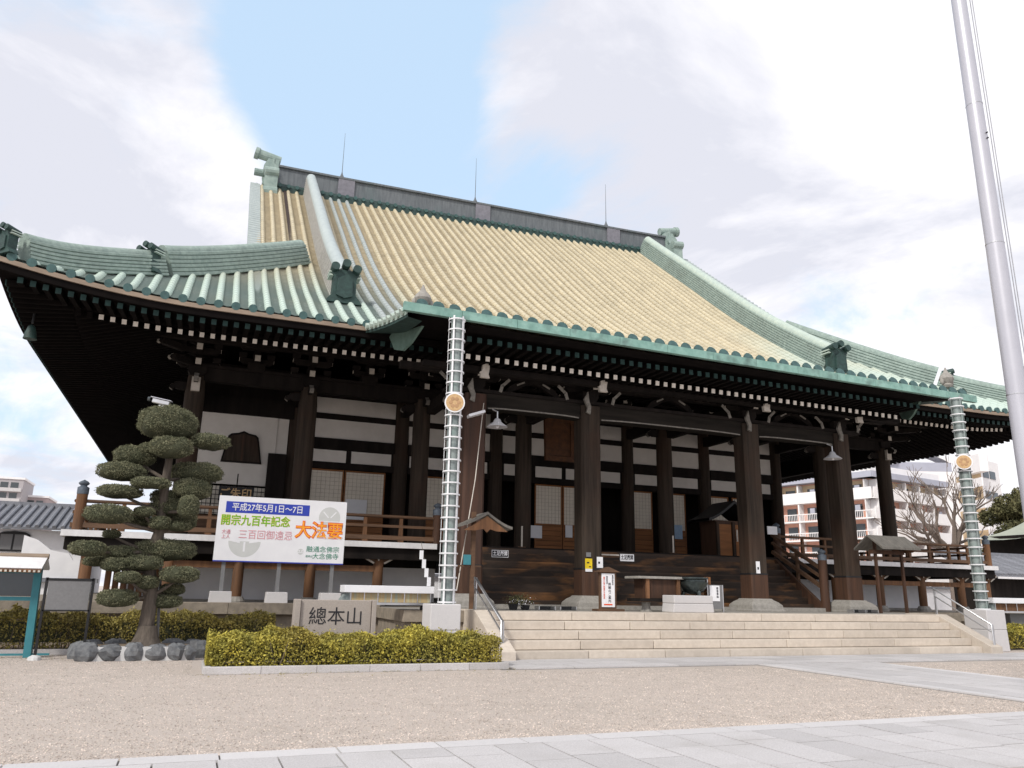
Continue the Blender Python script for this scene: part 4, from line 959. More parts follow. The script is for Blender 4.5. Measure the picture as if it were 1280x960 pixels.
hedge('dull low hedge behind the sculpted pine along the stone podium', -9, 2.0, 20.6, 21.5, .12, .86, 42000, 'hedge_dull', 9, s=.032)
hedge('small green hedge at the right edge beyond the granite block', 24.1, 32, 18.4, 19.4, .05, .70, 20000, seed=14)
rs0 = np.random.RandomState(77); nl = 700
lx = np.concatenate([.2+6.2*rs0.rand(nl//2), -6+8*rs0.rand(nl//2)]); ly = np.concatenate([15.48-.9*rs0.rand(nl//2)**3, 20.3-1.3*rs0.rand(nl//2)**2])
fl = leaf_cloud(np.stack([lx, ly, np.full(nl, .022)], 1), .022, rs0); fl[:, 2] = .012+.012*rs0.rand(len(fl))
props(link('fallen_leaves', leaf_mesh('fallen_leaves', [fl], 'hedge_dull')), 'dry fallen leaves scattered on the gravel along the hedge kerbs', 'leaves', kind='stuff')
kb_ = T('planter_kerb', 'pale granite kerb round the bed of the yellow green hedge', 'kerb', (3, 15.6, 0))
x = .36
while x < 6.1:
    b = min(x+.98, 6.1); P('kerb_stone', MB().box(x+.003, b-.003, 15.5, 15.64, 0, .13), 'granite', kb_, bevel=.008); x = b
for xx in (.36, 5.97): P('kerb_stone', MB().box(xx, xx+.13, 15.645, 16.9, 0, .13), 'granite', kb_, bevel=.008)
P('bed_soil', MB().box(.5, 5.96, 15.65, 16.9, 0, .09), 'soil', kb_)
kb2 = T('border_kerb', 'low grey kerb edging the dull hedge beside the court', 'kerb', (-3, 20.4, 0))
x = -9.0
while x < 2.0: P('kerb_stone', MB().box(x+.004, x+1.19, 20.38, 20.5, 0, .12), 'granite', kb2, bevel=.008); x += 1.2
P('bed_soil', MB().box(-9, 4.9, 20.5, 22.6, 0, .07), 'soil', kb2)
# ---- engraved stone
es = T('engraved_stone', 'upright pinkish stone slab engraved with three large characters', 'monument', (2.85, 17.3, 0))
P('slab_middle', MB().box(2.16, 3.62, 17.24, 17.5, 0, 1.27), 'slab', es, bevel=.01); P('slab_side', MB().box(2.03, 2.15, 17.18, 17.5, 0, 1.28), 'slab', es, bevel=.01); P('slab_side', MB().box(3.63, 3.72, 17.18, 17.5, 0, 1.28), 'slab', es, bevel=.01)
text('總本山', .38, 'ink', es, (2.89, 17.237, .92), wid=1.08, bold=.0, ext=.004)
# ---- banner
bn = T('banner_board', 'large white festival banner board on three posts over the hedge', 'banner', (2.2, 23.05, 1.1))
BY = 23.05; bc = (2.215, BY, 3.05); a_ = radians(-1.0)
W2, H2 = 1.735, .865
P('board', MB().box(bc[0]-W2, bc[0]+W2, BY, BY+.05, bc[2]-H2, bc[2]+H2), 'white_paint', bn)
P('board_edge', MB().box(bc[0]-W2, bc[0]+W2, BY+.002, BY+.06, bc[2]-H2-.03, bc[2]-H2-.002), 'blue', bn)
def bt(u, v, dy=.004): return (bc[0]-W2+u*2*W2, BY-dy, bc[2]+H2-v*2*H2)
p0, p1 = bt(.055, .085), bt(.70, .26); P('date_band', MB().box(p0[0], p1[0], BY-.004, BY-.001, p1[2], p0[2]), 'blue', bn)
text('平成27年5月1日～7日', 0.231, 'white_paint', bn, bt(.375, .175, .008), wid=1.874, bold=.002)
text('開宗九百年記念', 0.301, 'yellow', bn, bt(.29, .385, .003), wid=1.828, bold=.009); text('開宗九百年記念', 0.301, 'green_t', bn, bt(.29, .385, .007), wid=1.804, bold=.002)
text('大通\n上人', 0.127, 'pink_t', bn, bt(.075, .60, .006), wid=0.220); text('三百回御遠忌', 0.266, 'pink_t', bn, bt(.375, .60, .006), wid=1.411, bold=-.001)
text('大法要', 0.486, 'red_t', bn, bt(.79, .50, .004), wid=1.342, bold=.022); text('大法要', 0.486, 'orange_t', bn, bt(.79, .50, .008), wid=1.307, bold=.002)
text('融通念佛宗', 0.174, 'teal_t', bn, bt(.83, .79, .005), wid=0.902); text('大念佛寺', 0.174, 'teal_t', bn, bt(.855, .90, .005), wid=0.717); text('総本山', 0.069, 'teal_t', bn, bt(.725, .90, .005), wid=0.185)
def crest(u, v, r, half=False):
    c = bt(u, v, .002); n = 28; vs = []
    P('pale_crest', MB().prism([(c[0]+r*cos(t), c[2]+r*sin(t)) for t in ([2*pi*k/n for k in range(n)] if not half else [pi+pi*k/n for k in range(n+1)])], BY-.0022, BY-.0005), 'grey_t', bn)
    e = MB()
    if half: e.beam((c[0], BY-.0035, c[2]-.02), (c[0], BY-.0035, c[2]-r*.65), .05, .002, (0, 1, 0)).beam((c[0]-.12, BY-.0035, c[2]-.03), (c[0]-r*.8, BY-.0035, c[2]+.01), .045, .002, (0, 1, 0)).beam((c[0]+.12, BY-.0035, c[2]-.03), (c[0]+r*.8, BY-.0035, c[2]+.01), .045, .002, (0, 1, 0))
    else: e.beam((c[0]-.03, BY-.0035, c[2]), (c[0]-r*.6, BY-.0035, c[2]+r*.55), .03, .002, (0, 1, 0)).beam((c[0]+.03, BY-.0035, c[2]), (c[0]+r*.6, BY-.0035, c[2]+r*.55), .03, .002, (0, 1, 0)).beam((c[0]-r, BY-.0035, c[2]-r*.35), (c[0]+r, BY-.0035, c[2]-r*.35), .02, .002, (0, 1, 0))
    P('crest_lines', e, 'white_paint', bn)
crest(.865, .27, .30); crest(.22, .70, .42, True); crest(.655, .83, .08)
for x in (.77, 2.22, 3.67):
    P('post', MB().box(x-.05, x+.05, BY+.07, BY+.17, 1.3, 3.8), 'grey_panel', bn); P('footing', MB().prism([(x-.29, 1.09), (x+.29, 1.09), (x+.27, 1.38), (x-.27, 1.38)], BY-.1, BY+.4), 'granite_pale', bn, bevel=.01)
# ---- long display case
def case(x0, x1, y_, z0, z1, label, m='cloth'):
    o = T('display_case', label, 'display case', ((x0+x1)/2, y_, 0), 'low display cases with white tops')
    P('case_roof', MB().box(x0-.05, x1+.05, y_-.1, y_+.55, z1, z1+.17), 'white_paint', o, bevel=.01)
    P('case_glass', MB().box(x0+.12, x1-.02, y_, y_+.45, z0, z1), m, o); n = 6
    for i in range(n+1): x = x0+.12+(x1-x0-.14)*i/n; P('mullion', MB().box(x-.012, x+.012, y_-.012, y_-.001, z0, z1), 'steel', o)
    P('case_end', MB().prism([(x0-.12, z0), (x0+.11, z0), (x0+.11, z1), (x0+.03, z1)], y_, y_+.45), 'pipe', o)
    P('case_shelf', MB().box(x0-.1, x1, y_-.02, y_+.47, z0-.06, z0-.004), 'steel', o)
    for x in (x0+.2, x1-.2): P('leg', MB().box(x-.03, x+.03, y_+.1, y_+.16, 0, z0-.07), 'black', o)
    return o
case(3.45, 5.55, 19.45, 1.20, 1.42, 'long low display case with white top and stained tinted front, left of the rain pipe')
case(24.2, 27.3, 18.9, 1.18, 1.42, 'low white topped display case with rusty slatted front at the right edge', 'wood_tan')
P('case_front_wall', MB().box(25.2, 27.3, 19.1, 19.3, 0, 1.1), 'grey_panel', None, label='dark grey panel wall under the right display case', cat='panel')
tg = T('paper_tags', 'four white paper tags hanging stepwise beside the rain pipe', 'paper tags', (5.35, 19.9, 2))
for k in range(4): P('tag', MB().box(5.33+k*.075, 5.43+k*.075, 19.9, 19.91, 2.26-k*.22, 2.48-k*.22), 'white_paint', tg)
P('string', MB().tube([(5.36, 19.92, 2.7), (5.5, 19.92, 2.1), (5.68, 19.92, 1.5)], .006, 5), 'twig', tg)
# ---- teal noticeboard
nb = T('noticeboard', 'teal framed glazed noticeboard with a low white topped roof at the left edge', 'noticeboard', (-3.6, 19.8, 0))
P('post', MB().beam((-3.0, 19.8, 0), (-3.05, 19.8, 1.84), .17, .14), 'teal', nb); P('post', MB().beam((-5.2, 19.8, 0), (-5.2, 19.8, 1.84), .17, .14), 'teal', nb)
P('top_rail', MB().box(-5.15, -3.02, 19.76, 19.86, 1.70, 1.83), 'teal', nb); P('bottom_rail', MB().box(-5.12, -3.04, 19.74, 19.86, 1.14, 1.22), 'teal', nb); P('foot_rail', MB().box(-5.4, -2.6, 19.78, 19.84, .04, .08), 'teal', nb)
P('glazing', MB().box(-5.1, -3.06, 19.80, 19.83, 1.23, 1.79), 'glass', nb)
for k in range(5): P('poster', MB().box(-4.95+k*.4, -4.65+k*.4, 19.835, 19.84, 1.3, 1.74), 'grey_panel', nb)
P('roof_slope', MB().prism([(19.35, 1.80), (19.38, 1.77), (19.9, 1.99), (20.35, 1.78), (20.4, 1.82), (19.9, 2.06)], -5.5, -2.93, 'yz'), 'white_band', nb)
P('roof_trim', MB().box(-5.5, -2.93, 19.33, 19.37, 1.71, 1.78), 'wood_tan', nb)
for i in range(30): P('eave_tooth', MB().box(-5.48+i*.086, -5.44+i*.086, 19.30, 19.328, 1.72, 1.76), 'chalk', nb)
P('roof_ridge', MB().cyl((-5.5, 19.9, 2.06), (-2.91, 19.9, 2.06), .045, .06, 8), 'orange_t' if False else 'eave_board', nb)
bb = T('bulletin_board', 'grey blank board on two black posts in front of the sculpted pine', 'board', (-2.3, 19.1, 0))
P('panel', MB().box(-2.72, -1.94, 19.08, 19.12, .98, 1.56), 'grey_panel', bb); P('frame', MB().box(-2.76, -1.9, 19.07, 19.13, 1.56, 1.61), 'black', bb); P('frame', MB().box(-2.76, -1.9, 19.07, 19.13, .95, .98), 'black', bb)
for x in (-2.76, -1.9):
    P('post', MB().beam((x, 19.1, .02), (x, 19.1, 1.62), .06, .05), 'black', bb); P('foot', MB().lathe((x, 19.1, 0), [(.13, 0), (.12, .06), (.05, .1)], 10), 'mortar', bb)
# ---- sculpted pine
tr = T('cloud_pruned_tree', 'cloud pruned evergreen with dark rounded pads in a rock ring', 'tree', (-.72, 18.3, 0))
TY = 19.1
def tp_(px, py, dy=0.0): return at(px, py, TY+dy)
trk = [(181, 812), (183, 780), (189, 745), (187, 715), (190, 690), (199, 665), (203, 640), (207, 600), (214, 560), (213, 530)]
P('trunk', MB().tube([tp_(*p) for p in trk], [.20, .155, .14, .13, .13, .11, .10, .09, .07, .05], 12), 'bark', tr, smooth=True)
P('root_flare', MB().lathe((tp_(181, 812).x, TY, .22), [(.38, 0), (.30, .1), (.235, .24), (.19, .45)], 14), 'bark', tr, smooth=True)
P('support_pole', MB().cyl(tp_(196, 812, .35), tp_(211, 520, .35), .03, .03, 8), 'grey_panel', tr)
pads = [(210, 530, 34, 21), (188, 562, 15, 8), (262, 553, 24, 10), (214, 560, 24, 13), (170, 571, 24, 13), (247, 592, 31, 13), (152, 590, 27, 11), (240, 612, 22, 13), (188, 604, 22, 7), (150, 615, 25, 8), (207, 622, 17, 9), (218, 636, 28, 12), (231, 650, 14, 14),
        (135, 643, 26, 11), (180, 640, 12, 6), (174, 652, 16, 7), (200, 654, 12, 8), (222, 658, 17, 6), (110, 686, 20, 9), (152, 691, 22, 8), (205, 688, 35, 13), (178, 704, 22, 9), (143, 706, 14, 8), (225, 719, 22, 10), (160, 722, 14, 7), (183, 728, 14, 8), (215, 737, 14, 7), (146, 748, 22, 10), (205, 752, 20, 8), (120, 702, 14, 6), (140, 668, 10, 5), (236, 634, 12, 14)]
rs = np.random.RandomState(5); rr = random.Random(5)
for i, (px, py, rx, rz) in enumerate(pads):
    dy = rr.uniform(-.4, .4); c = tp_(px, py, dy); r_ = (rx*.0182, rx*.0185*rr.uniform(.8, 1.0), rz*.0188)
    limb = None
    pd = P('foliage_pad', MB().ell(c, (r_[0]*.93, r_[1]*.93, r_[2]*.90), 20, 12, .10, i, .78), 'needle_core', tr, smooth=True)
    n = int(5600*(rx*rz)/300); d = rs.randn(n, 3); d /= np.linalg.norm(d, axis=1)[:, None]
    th = np.arccos(np.clip(d[:, 2], -1, 1)); az = np.arctan2(d[:, 1], d[:, 0]); sg = lambda v: np.sign(v)*np.abs(v)**.78
    d = np.stack([sg(np.sin(th))*np.cos(az), sg(np.sin(th))*np.sin(az), sg(np.cos(th))], 1)
    wob = 1+.09*(np.sin(3*np.arctan2(d[:, 1], d[:, 0])+i)*.5)+.035*np.sin(d[:, 0]*9+i)*np.sin(d[:, 2]*8)
    d[:, 2] = np.where(d[:, 2] < 0, d[:, 2]*.8, d[:, 2]); C_ = np.array(c)+d*np.array(r_)*(wob*(.93+.10*rs.rand(n)+.06*(rs.rand(n) > .93)))[:, None]
    link('needles', leaf_mesh('needles', [leaf_cloud(C_, .017, rs)], 'needle'), pd)
    # limb from the trunk
    best = min(trk[2:], key=lambda q: abs(q[1]-py-14)); s_ = tp_(*best)
    mid = (s_+c)/2+Vector((0, 0, -.05)); P('limb', MB().tube([s_, mid, c-Vector((0, 0, r_[2]*.3))], [.045, .036, .022], 7), 'bark', tr, smooth=True)
rk = T('rock_ring', 'ring of blue grey boulders with white mortar round the sculpted pine', 'rocks', (-.8, 18.5, 0))
def boulder(c, r, seed):
    b = MB(); b.ell(c, r, 10, 7, .16, seed); q = random.Random(seed)
    b.v = [(x+q.uniform(-.025, .025), y_+q.uniform(-.02, .02), max(-.02, min(z, c[2]+r[2]*.86))+q.uniform(-.015, .015)) for x, y_, z in b.v]; return b
for i, (x, w_) in enumerate(((-1.8, .24), (-1.36, .25), (-.93, .22), (-.5, .25), (-.12, .19), (.14, .13))):
    P('boulder', boulder((x, 18.72-.0*i, .15), (w_*1.02, .2, (.24, .20, .23, .19, .22, .18)[i]), i+3), 'rock', rk)
for i in range(7): a = pi*i/6; P('boulder', boulder((-.8+1.15*cos(a), 19.35+.75*sin(a), .13), (.27, .24, .26), i+20), 'rock', rk)
P('mortar_fill', MB().box(-1.9, .16, 18.62, 18.90, 0, .27), 'mortar', rk); P('soil_fill', MB().prism([(-.8+1.0*cos(pi*k/9), 19.35+.5*sin(pi*k/9)) for k in range(18)], .0, .27, 'xy'), 'soil', rk)
P('end_block', MB().box(.12, .26, 18.6, 18.85, 0, .38), 'rock', rk)
# ---- surveillance camera on the tree pole
cm = T('security_camera', 'white surveillance camera on a thin pole above the sculpted pine', 'camera', (-1.0, 19.0, 5.3))
P('housing', MB().beam((-1.24, 18.95, 5.51), (-.88, 18.87, 5.44), .11, .11), 'steel', cm, bevel=.02); P('sunshield', MB().beam((-1.27, 18.95, 5.58), (-.84, 18.86, 5.50), .14, .015), 'pole', cm)
P('lens', MB().cyl((-1.34, 18.96, 5.535), (-1.29, 18.95, 5.53), .05, .05, 12), 'glass', cm); P('bracket', MB().cyl((-1.02, 18.95, 5.15), (-1.02, 18.92, 5.44), .03, .03, 8).box(-1.1, -.94, 18.86, 19.0, 5.36, 5.40), 'white_paint', cm)
# ---- flagpole
fp_ = T('flagpole', 'tall white flagpole rising out of the frame at the right edge', 'flagpole', (11.55, 8.1, 0))
FX, FY = 11.42, 8.05
pts = [(0, .175), (4.55, .165), (7.05, .155), (9.6, .145), (12.5, .13), (18, .1)]
for i, ((z0, ra), (z1, rb)) in enumerate(zip(pts[:-1], pts[1:])):
    P('pole_section', MB().cyl((FX+.003*z0, FY, z0), (FX+.003*z1, FY, z1-.004), ra*.86, rb*.86+.002, 28), 'pole', fp_, smooth=True)
    if i: P('section_band', MB().cyl((FX+.003*z0, FY, z0-.012), (FX+.003*z0, FY, z0+.003), ra*.86+.006, ra*.86+.006, 28), 'steel', fp_)
P('base_collar', MB().lathe((FX, FY, 0), [(.34, 0), (.34, .08), (.22, .1), (.2, .3)], 20), 'steel', fp_)
for dx in (.24, .30): P('halyard', MB().cyl((FX+dx, FY-.05, 1.2), (FX+dx*.93+.04, FY-.05, 17.9), .009, .009, 6), 'steel', fp_)
P('cleat', MB().cyl((FX+.13, FY-.05, 5.0), (FX+.36, FY-.05, 5.0), .012, .012, 8).box(FX+.12, FX+.22, FY-.1, FY-.0, 4.9, 4.98), 'black', fp_)
for z in (8.9, 9.0): P('bolt', MB().cyl((FX+.03, FY-.16, z), (FX+.03, FY-.13, z), .012, .012, 8), 'black', fp_)
# ---- little roofed noticeboard at the left column
gn = T('roofed_signpost', 'small gabled wooden signpost at the left foot of the canopy', 'signpost', (6.75, 19.6, ZP))
P('post', MB().box(6.62, 6.72, 19.6, 19.7, ZP, 3.5), 'wood_rail', gn)
for s, xa in ((-1, 6.1), (1, 7.62)):
    xm = 6.93; b = MB(); rows = []
    for t in frange(0, 1, 6): x = xa+(xm-xa)*t; z = 3.06+.36*t**1.4; rows.append([(x, 19.3, z), (x, 19.3, z+.07), (x, 20.1, z+.07), (x, 20.1, z), (x, 19.3, z)])
    b.grid(rows); b.add(rows[0][:4], [(0, 1, 2, 3)]); P('roof_slope', b, 'shingle', gn)
P('bargeboard', MB().prism([(6.3, 3.0), (6.55, 3.14), (6.93, 3.38), (7.3, 3.14), (7.5, 3.0), (7.2, 3.0), (7.02, 3.05), (6.93, 2.96), (6.84, 3.05), (6.6, 3.0)], 19.34, 19.38), 'wood_tan', gn)
P('notice_plate', MB().box(6.40, 6.60, 19.58, 19.6, 2.15, 2.4), 'teal', gn)
P('cross_bar', MB().box(6.2, 6.9, 19.62, 19.66, 2.1, 2.14), 'wood_rail', gn)
P('rope_stay', MB().tube([(7.5, 21.5, 6.9), (7.0, 20.6, 4.5), (6.25, 19.6, 1.5)], .014, 6), 'chalk', None, label='pale rope hanging from the canopy beside the left column', cat='rope')
# ---- small signs
def sign(name, label, cat, x0, x1, z0, z1, y_, board, body=None, h=.1, m='ink', wid=None, border=None):
    o = T(name, label, cat, ((x0+x1)/2, y_, z0))
    if border: P('border', MB().box(x0-.015, x1+.015, y_+.004, y_+.02, z0-.015, z1+.015), border, o)
    P('plate', MB().box(x0, x1, y_, y_+.015, z0, z1), board, o)
    if body: text(body, h, m, o, ((x0+x1)/2, y_-.003, (z0+z1)/2), wid=wid, bold=.003)
    return o
sign('warning_plate', 'dark plate with white characters on the stair edge left of the second column', 'sign', 8.22, 8.72, 2.5, 2.68, 22.42, 'ink', '土足厳禁', .15, 'white_paint', .46, 'white_paint')
sign('warning_plate', 'white plate with black characters right of the second column', 'sign', 12.52, 13.02, 2.5, 2.72, 22.42, 'white_paint', '土足厳禁', .16, 'ink', .44, 'black')
P('plate_bar', MB().box(11.55, 12.5, 22.44, 22.47, 2.66, 2.70), 'chalk', None, label='pale bar between the second column and the white warning plate', cat='bar')
y1 = YC-.36
o = sign('yellow_notice', 'yellow and white paper notice on the second column', 'notice', 10.85, 11.08, 2.16, 2.5, y1, 'yellow', None); P('white_foot', MB().box(10.85, 11.08, y1-.004, y1-.001, 2.12, 2.2), 'white_paint', o); P('print', MB().box(10.9, 10.98, y1-.004, y1-.001, 2.36, 2.4), 'ink', o); P('print', MB().box(10.97, 11.04, y1-.004, y1-.001, 2.25, 2.28), 'ink', o); P('print_head', MB().box(10.88, 11.04, y1-.001, y1+.01, 2.55, 2.68), 'grey_panel', o)
o = sign('white_notice', 'white paper notice on the second column beside the yellow one', 'notice', 11.24, 11.44, 2.24, 2.56, y1, 'white_paint', None); P('print', MB().box(11.28, 11.34, y1-.004, y1-.001, 2.36, 2.42), 'ink', o)
o = sign('white_notice', 'narrow white paper notice on the third column', 'notice', 17.05, 17.2, 2.22, 2.6, y1, 'white_paint', None); P('print', MB().box(17.09, 17.15, y1-.004, y1-.001, 2.34, 2.42), 'ink', o)
# ---- upright lettered stand
ls = T('sign_stand', 'tall white lettered stand with small roof in front of the second column', 'sign', (10.75, 20.0, ZP))
P('panel', MB().box(10.58, 10.98, 20.0, 20.05, 1.14, 2.04), 'white_paint', ls); P('frame', MB().box(10.52, 11.04, 20.02, 20.09, 1.08, 2.08), 'wood_rail', ls)
P('cap', MB().prism([(10.42, 2.08), (11.14, 2.08), (10.78, 2.22)], 19.95, 20.15), 'wood_rail', ls); P('base', MB().box(10.4, 11.2, 19.85, 20.25, ZP, 1.09), 'wood_rail', ls)
text('拝\n観\nの\nご\n案\n内', .09, 'ink', ls, (10.82, 19.996, 1.52), space=1.0); text('参\n拝\n者\n各\n位', .055, 'ink', ls, (10.92, 19.996, 1.86)); text('団\n体\n受\n付', .055, 'ink', ls, (10.74, 19.996, 1.86)); text('開\n門\n午\n前\n六\n時\n閉\n門\n午\n後\n四\n時', .05, 'red_t', ls, (10.65, 19.996, 1.65)); P('red_bar', MB().box(10.64, 10.9, 19.994, 19.999, 1.19, 1.225), 'red_t', ls)
# ---- offering chest, censer, granite box, white sign
ob = T('offering_table', 'old dark wooden offering table with carved panels before the stairs', 'table', (12.6, 20.3, ZP))
P('table_top', MB().box(11.75, 13.35, 20.0, 20.8, 1.93, 2.0), 'base_stone', ob, bevel=.01); P('carved_panel', MB().box(12.0, 13.2, 20.12, 20.68, 1.4, 1.92), 'wood_red', ob)
P('bottom_shelf', MB().box(11.8, 13.3, 20.02, 20.78, 1.3, 1.39), 'wood_dark', ob)
for x in (12.08, 13.1): P('leg', MB().box(x-.05, x+.05, 20.05, 20.15, 1.39, 1.93), 'wood_tan', ob)
for x in (12.15, 13.1): P('foot', MB().lathe((x, 20.3, ZP), [(.17, 0), (.12, .1), (.13, .26)], 10), 'base_stone', ob)
gx = block(13.05, 19.55, 1.28, .6, .46, 'long low granite box standing on the platform edge before the table'); gx.location.z = ZP
cb_ = T('incense_burner', 'dark bronze bowl shaped incense burner behind the granite box', 'incense burner', (13.7, 20.1, ZP))
P('bowl', MB().lathe((13.62, 20.1, 0), [(.12, 1.52), (.3, 1.6), (.42, 1.78), (.44, 1.86), (.37, 1.88), (.37, 1.93), (.45, 1.96), (.45, 2.0), (.36, 2.0)], 20), 'bronze', cb_, smooth=True)
for k in range(3): a = 2*pi*k/3+.5; P('leg', MB().tube([(13.62+.26*cos(a), 20.1+.26*sin(a), 1.62), (13.62+.34*cos(a), 20.1+.34*sin(a), 1.4), (13.62+.3*cos(a), 20.1+.3*sin(a), 1.04)], [.06, .05, .06], 8), 'bronze', cb_, smooth=True)
ws = T('paper_sign_rack', 'white paper sign on a grey metal rack right of the incense burner', 'sign', (14.35, 19.95, ZP))
P('panel', MB().box(14.05, 14.52, 19.95, 20.0, 1.12, 1.80), 'grey_panel', ws); P('paper', MB().box(14.08, 14.42, 19.935, 19.948, 1.34, 1.78), 'white_paint', ws); text('線\n香\n奉\n納', .08, 'ink', ws, (14.34, 19.932, 1.58))
for x in (14.02, 14.54): P('upright', MB().box(x-.015, x+.015, 19.95, 19.99, ZP, 2.0 if x < 14.2 else 1.8), 'steel', ws)
P('wooden_block', MB().box(14.06, 14.2, 20.05, 20.2, ZP, 2.02), 'wood_door', ws)
# ---- small shrine box on the veranda
ms = T('small_shrine', 'small roofed wooden shrine box standing on the veranda behind the third column', 'shrine', (19.4, 26.2, VZ))
P('body', MB().box(18.75, 20.4, 26.0, 27.0, VZ, 4.35), 'wood_red', ms)
for s, xa in ((-1, 18.35), (1, 20.8)):
    xm = 19.58; rows = [[(xa+(xm-xa)*t, 25.8, 4.3+.72*t**1.35), (xa+(xm-xa)*t, 25.8, 4.4+.74*t**1.35), (xa+(xm-xa)*t, 27.3, 4.4+.74*t**1.35), (xa+(xm-xa)*t, 27.3, 4.3+.72*t**1.35), (xa+(xm-xa)*t, 25.8, 4.3+.72*t**1.35)] for t in frange(0, 1, 6)]
    P('roof_slope', MB().grid(rows), 'black', ms)
for x in (18.8, 19.55, 20.3): P('post', MB().box(x-.06, x+.06, 25.9, 25.99, VZ, 4.3), 'wood_col', ms)
for x0, x1 in ((18.9, 19.46), (19.64, 20.2)): P('door', MB().box(x0, x1, 25.96, 25.99, 3.0, 4.2), 'wood_door', ms)
P('door_tag', MB().box(19.62, 19.68, 25.85, 25.88, 3.55, 4.0), 'chalk', ms)
for x, z1_, lb in ((10.05, 3.62, 'thin pale stake on the veranda edge before the centre screens'), (15.9, 3.55, 'thin pale stake on the veranda edge left of the small shrine')):
    o = T('veranda_stake', lb, 'stake', (x, 24.6, VZ)); P('stake', MB().cyl((x, 24.6, VZ), (x, 24.6, z1_), .03, .03, 8), 'chalk', o); P('stake_foot', MB().box(x-.12, x+.12, 24.55, 24.65, VZ-.0, VZ+.03), 'wood_rail', o)
for x0, x1, z0, z1, m, lb in ((12.5, 13.05, 3.62, 4.12, 'white_paint', 'pale blue white notices taped to the left centre screen'), (14.1, 14.42, 3.7, 4.2, 'white_paint', 'single white notice taped to the right centre screen'), (19.25, 19.75, 3.85, 4.45, 'blue_poster', 'pale blue poster on a screen in the fourth bay')):
    P('screen_notice', MB().box(x0, x1, YI-.11, YI-.1, z0, z1), m, None, label=lb, cat='notice')
P('white_notice_board', MB().box(19.85, 20.3, 24.3, 24.33, 3.75, 4.05), 'white_paint', None, label='blank white notice by the right newel of the veranda stairs', cat='notice')
# shoes racks and pots at the foot of the wooden stairs
for x, lb in ((9.2, 'left black shoe tray at the foot of the stairs'), (9.85, 'right black shoe tray at the foot of the stairs'), (20.6, 'left black slipper tray by the right canopy column'), (21.15, 'right black slipper tray by the right canopy column')):
    y_ = 20.6 if x < 15 else 20.9; o = T('shoe_tray', lb, 'tray', (x, y_, ZP)); P('tray', MB().box(x-.24, x+.24, y_, y_+.3, ZP, ZP+.015), 'black', o)
    for s in (-1, 1): P('tray_side', MB().box(x+s*.24-.012, x+s*.24+.012, y_, y_+.3, ZP, ZP+.1), 'steel', o)
    P('tray_back', MB().box(x-.228, x+.228, y_+.285, y_+.3, ZP+.016, ZP+.1), 'black', o)
pt_ = T('potted_plant', 'small dark potted plants with white flowers at the stair foot', 'plant', (8.3, 20.5, ZP))
P('pot', MB().lathe((8.15, 20.5, ZP), [(.1, 0), (.14, .15), (.15, .16)], 12), 'black', pt_); P('pot', MB().lathe((8.5, 20.5, ZP), [(.1, 0), (.13, .12), (.14, .13)], 12), 'black', pt_)
C_ = rs.randn(500, 3)*np.array([.16, .09, .07])+np.array([8.3, 20.5, ZP+.25]); link('leaves', leaf_mesh('leaves', [leaf_cloud(C_, .03, rs)], 'evergreen'), pt_)
C_ = rs.randn(70, 3)*np.array([.16, .07, .05])+np.array([8.35, 20.42, ZP+.22]); link('petals', leaf_mesh('petals', [leaf_cloud(C_, .025, rs)], 'white_paint'), pt_)
# ---- reflector lamps under the canopy
def lamp(x, y_, z, label, s=1.0):
    o = T('reflector_lamp', label, 'lamp', (x, y_, z), 'metal shade lamps under the canopy')
    P('shade', MB().lathe((x, y_, z), [(.05*s, .22*s), (.09*s, .19*s), (.13*s, .10*s), (.30*s, -.02*s), (.31*s, -.04*s), (.29*s, -.04*s)], 18), 'lamp_metal', o, smooth=True)
    P('stem', MB().tube([(x, y_, z+.2*s), (x, y_, z+.42*s), (x-.12*s, y_+.1, z+.5*s)], .025, 8), 'steel', o); P('bulb', MB().ell((x, y_, z), (.06, .06, .08), 10, 8), 'white_paint', o, smooth=True)
lamp(7.85, 21.25, 6.2, 'silver shade lamp hanging beside the left canopy column'); lamp(20.5, 21.4, 6.25, 'silver shade lamp hanging beside the right canopy column'); 
o = T('floodlight', 'small blue grey floodlight tilted beside the left rain pipe', 'floodlight', (6.9, 20.5, 6.3)); P('lamp_head', MB().beam((6.7, 20.5, 6.22), (7.15, 20.45, 6.38), .3, .07), 'lamp_metal', o); P('arm', MB().cyl((7.1, 20.5, 6.35), (7.3, 21.5, 6.5), .02, .02, 6), 'steel', o)
o = T('eave_speaker', 'grey horn loudspeaker hanging under the far left eave corner', 'loudspeaker', (-4.9, 23.2, 8.2)); P('horn', MB().lathe((-4.75, 23.6, 7.75), [(.17, .1), (.14, .25), (.09, .45), (.03, .5)], 14), 'copper_dk', o, smooth=True); P('yoke', MB().cyl((-4.75, 23.6, 8.3), (-4.75, 23.6, 8.6), .03, .03, 6), 'black', o)
# ---- small gabled roof shelter at the right
gr = T('roofed_signboard', 'low shingled gable roof of a signboard right of the fourth column', 'signboard', (21.6, 20.6, ZP))
b = MB(); 
for y_ in (20.3, 20.75):
    pass
for s in (-1, 1):
    yr = 20.7; ye = yr+s*.62; rows = [[(x, yr, 3.52), (x, yr, 3.57), (x, ye, 3.15), (x, ye, 3.08), (x, yr, 3.52)] for x in (21.0, 22.7)]
    P('roof_slope', MB().grid(rows).add(rows[0][:4], [(0, 1, 2, 3)]).add(rows[1][:4], [(0, 1, 2, 3)]), 'shingle', gr)
P('gable_board', MB().prism([(20.15, 3.1), (20.7, 3.48), (21.25, 3.1), (21.0, 3.02), (20.4, 3.02)], 22.60, 22.66, 'yz'), 'wood_tan', gr)
for x in (21.3, 22.45): P('post', MB().box(x-.04, x+.04, 20.66, 20.74, ZP, 3.45), 'wood_red', gr)
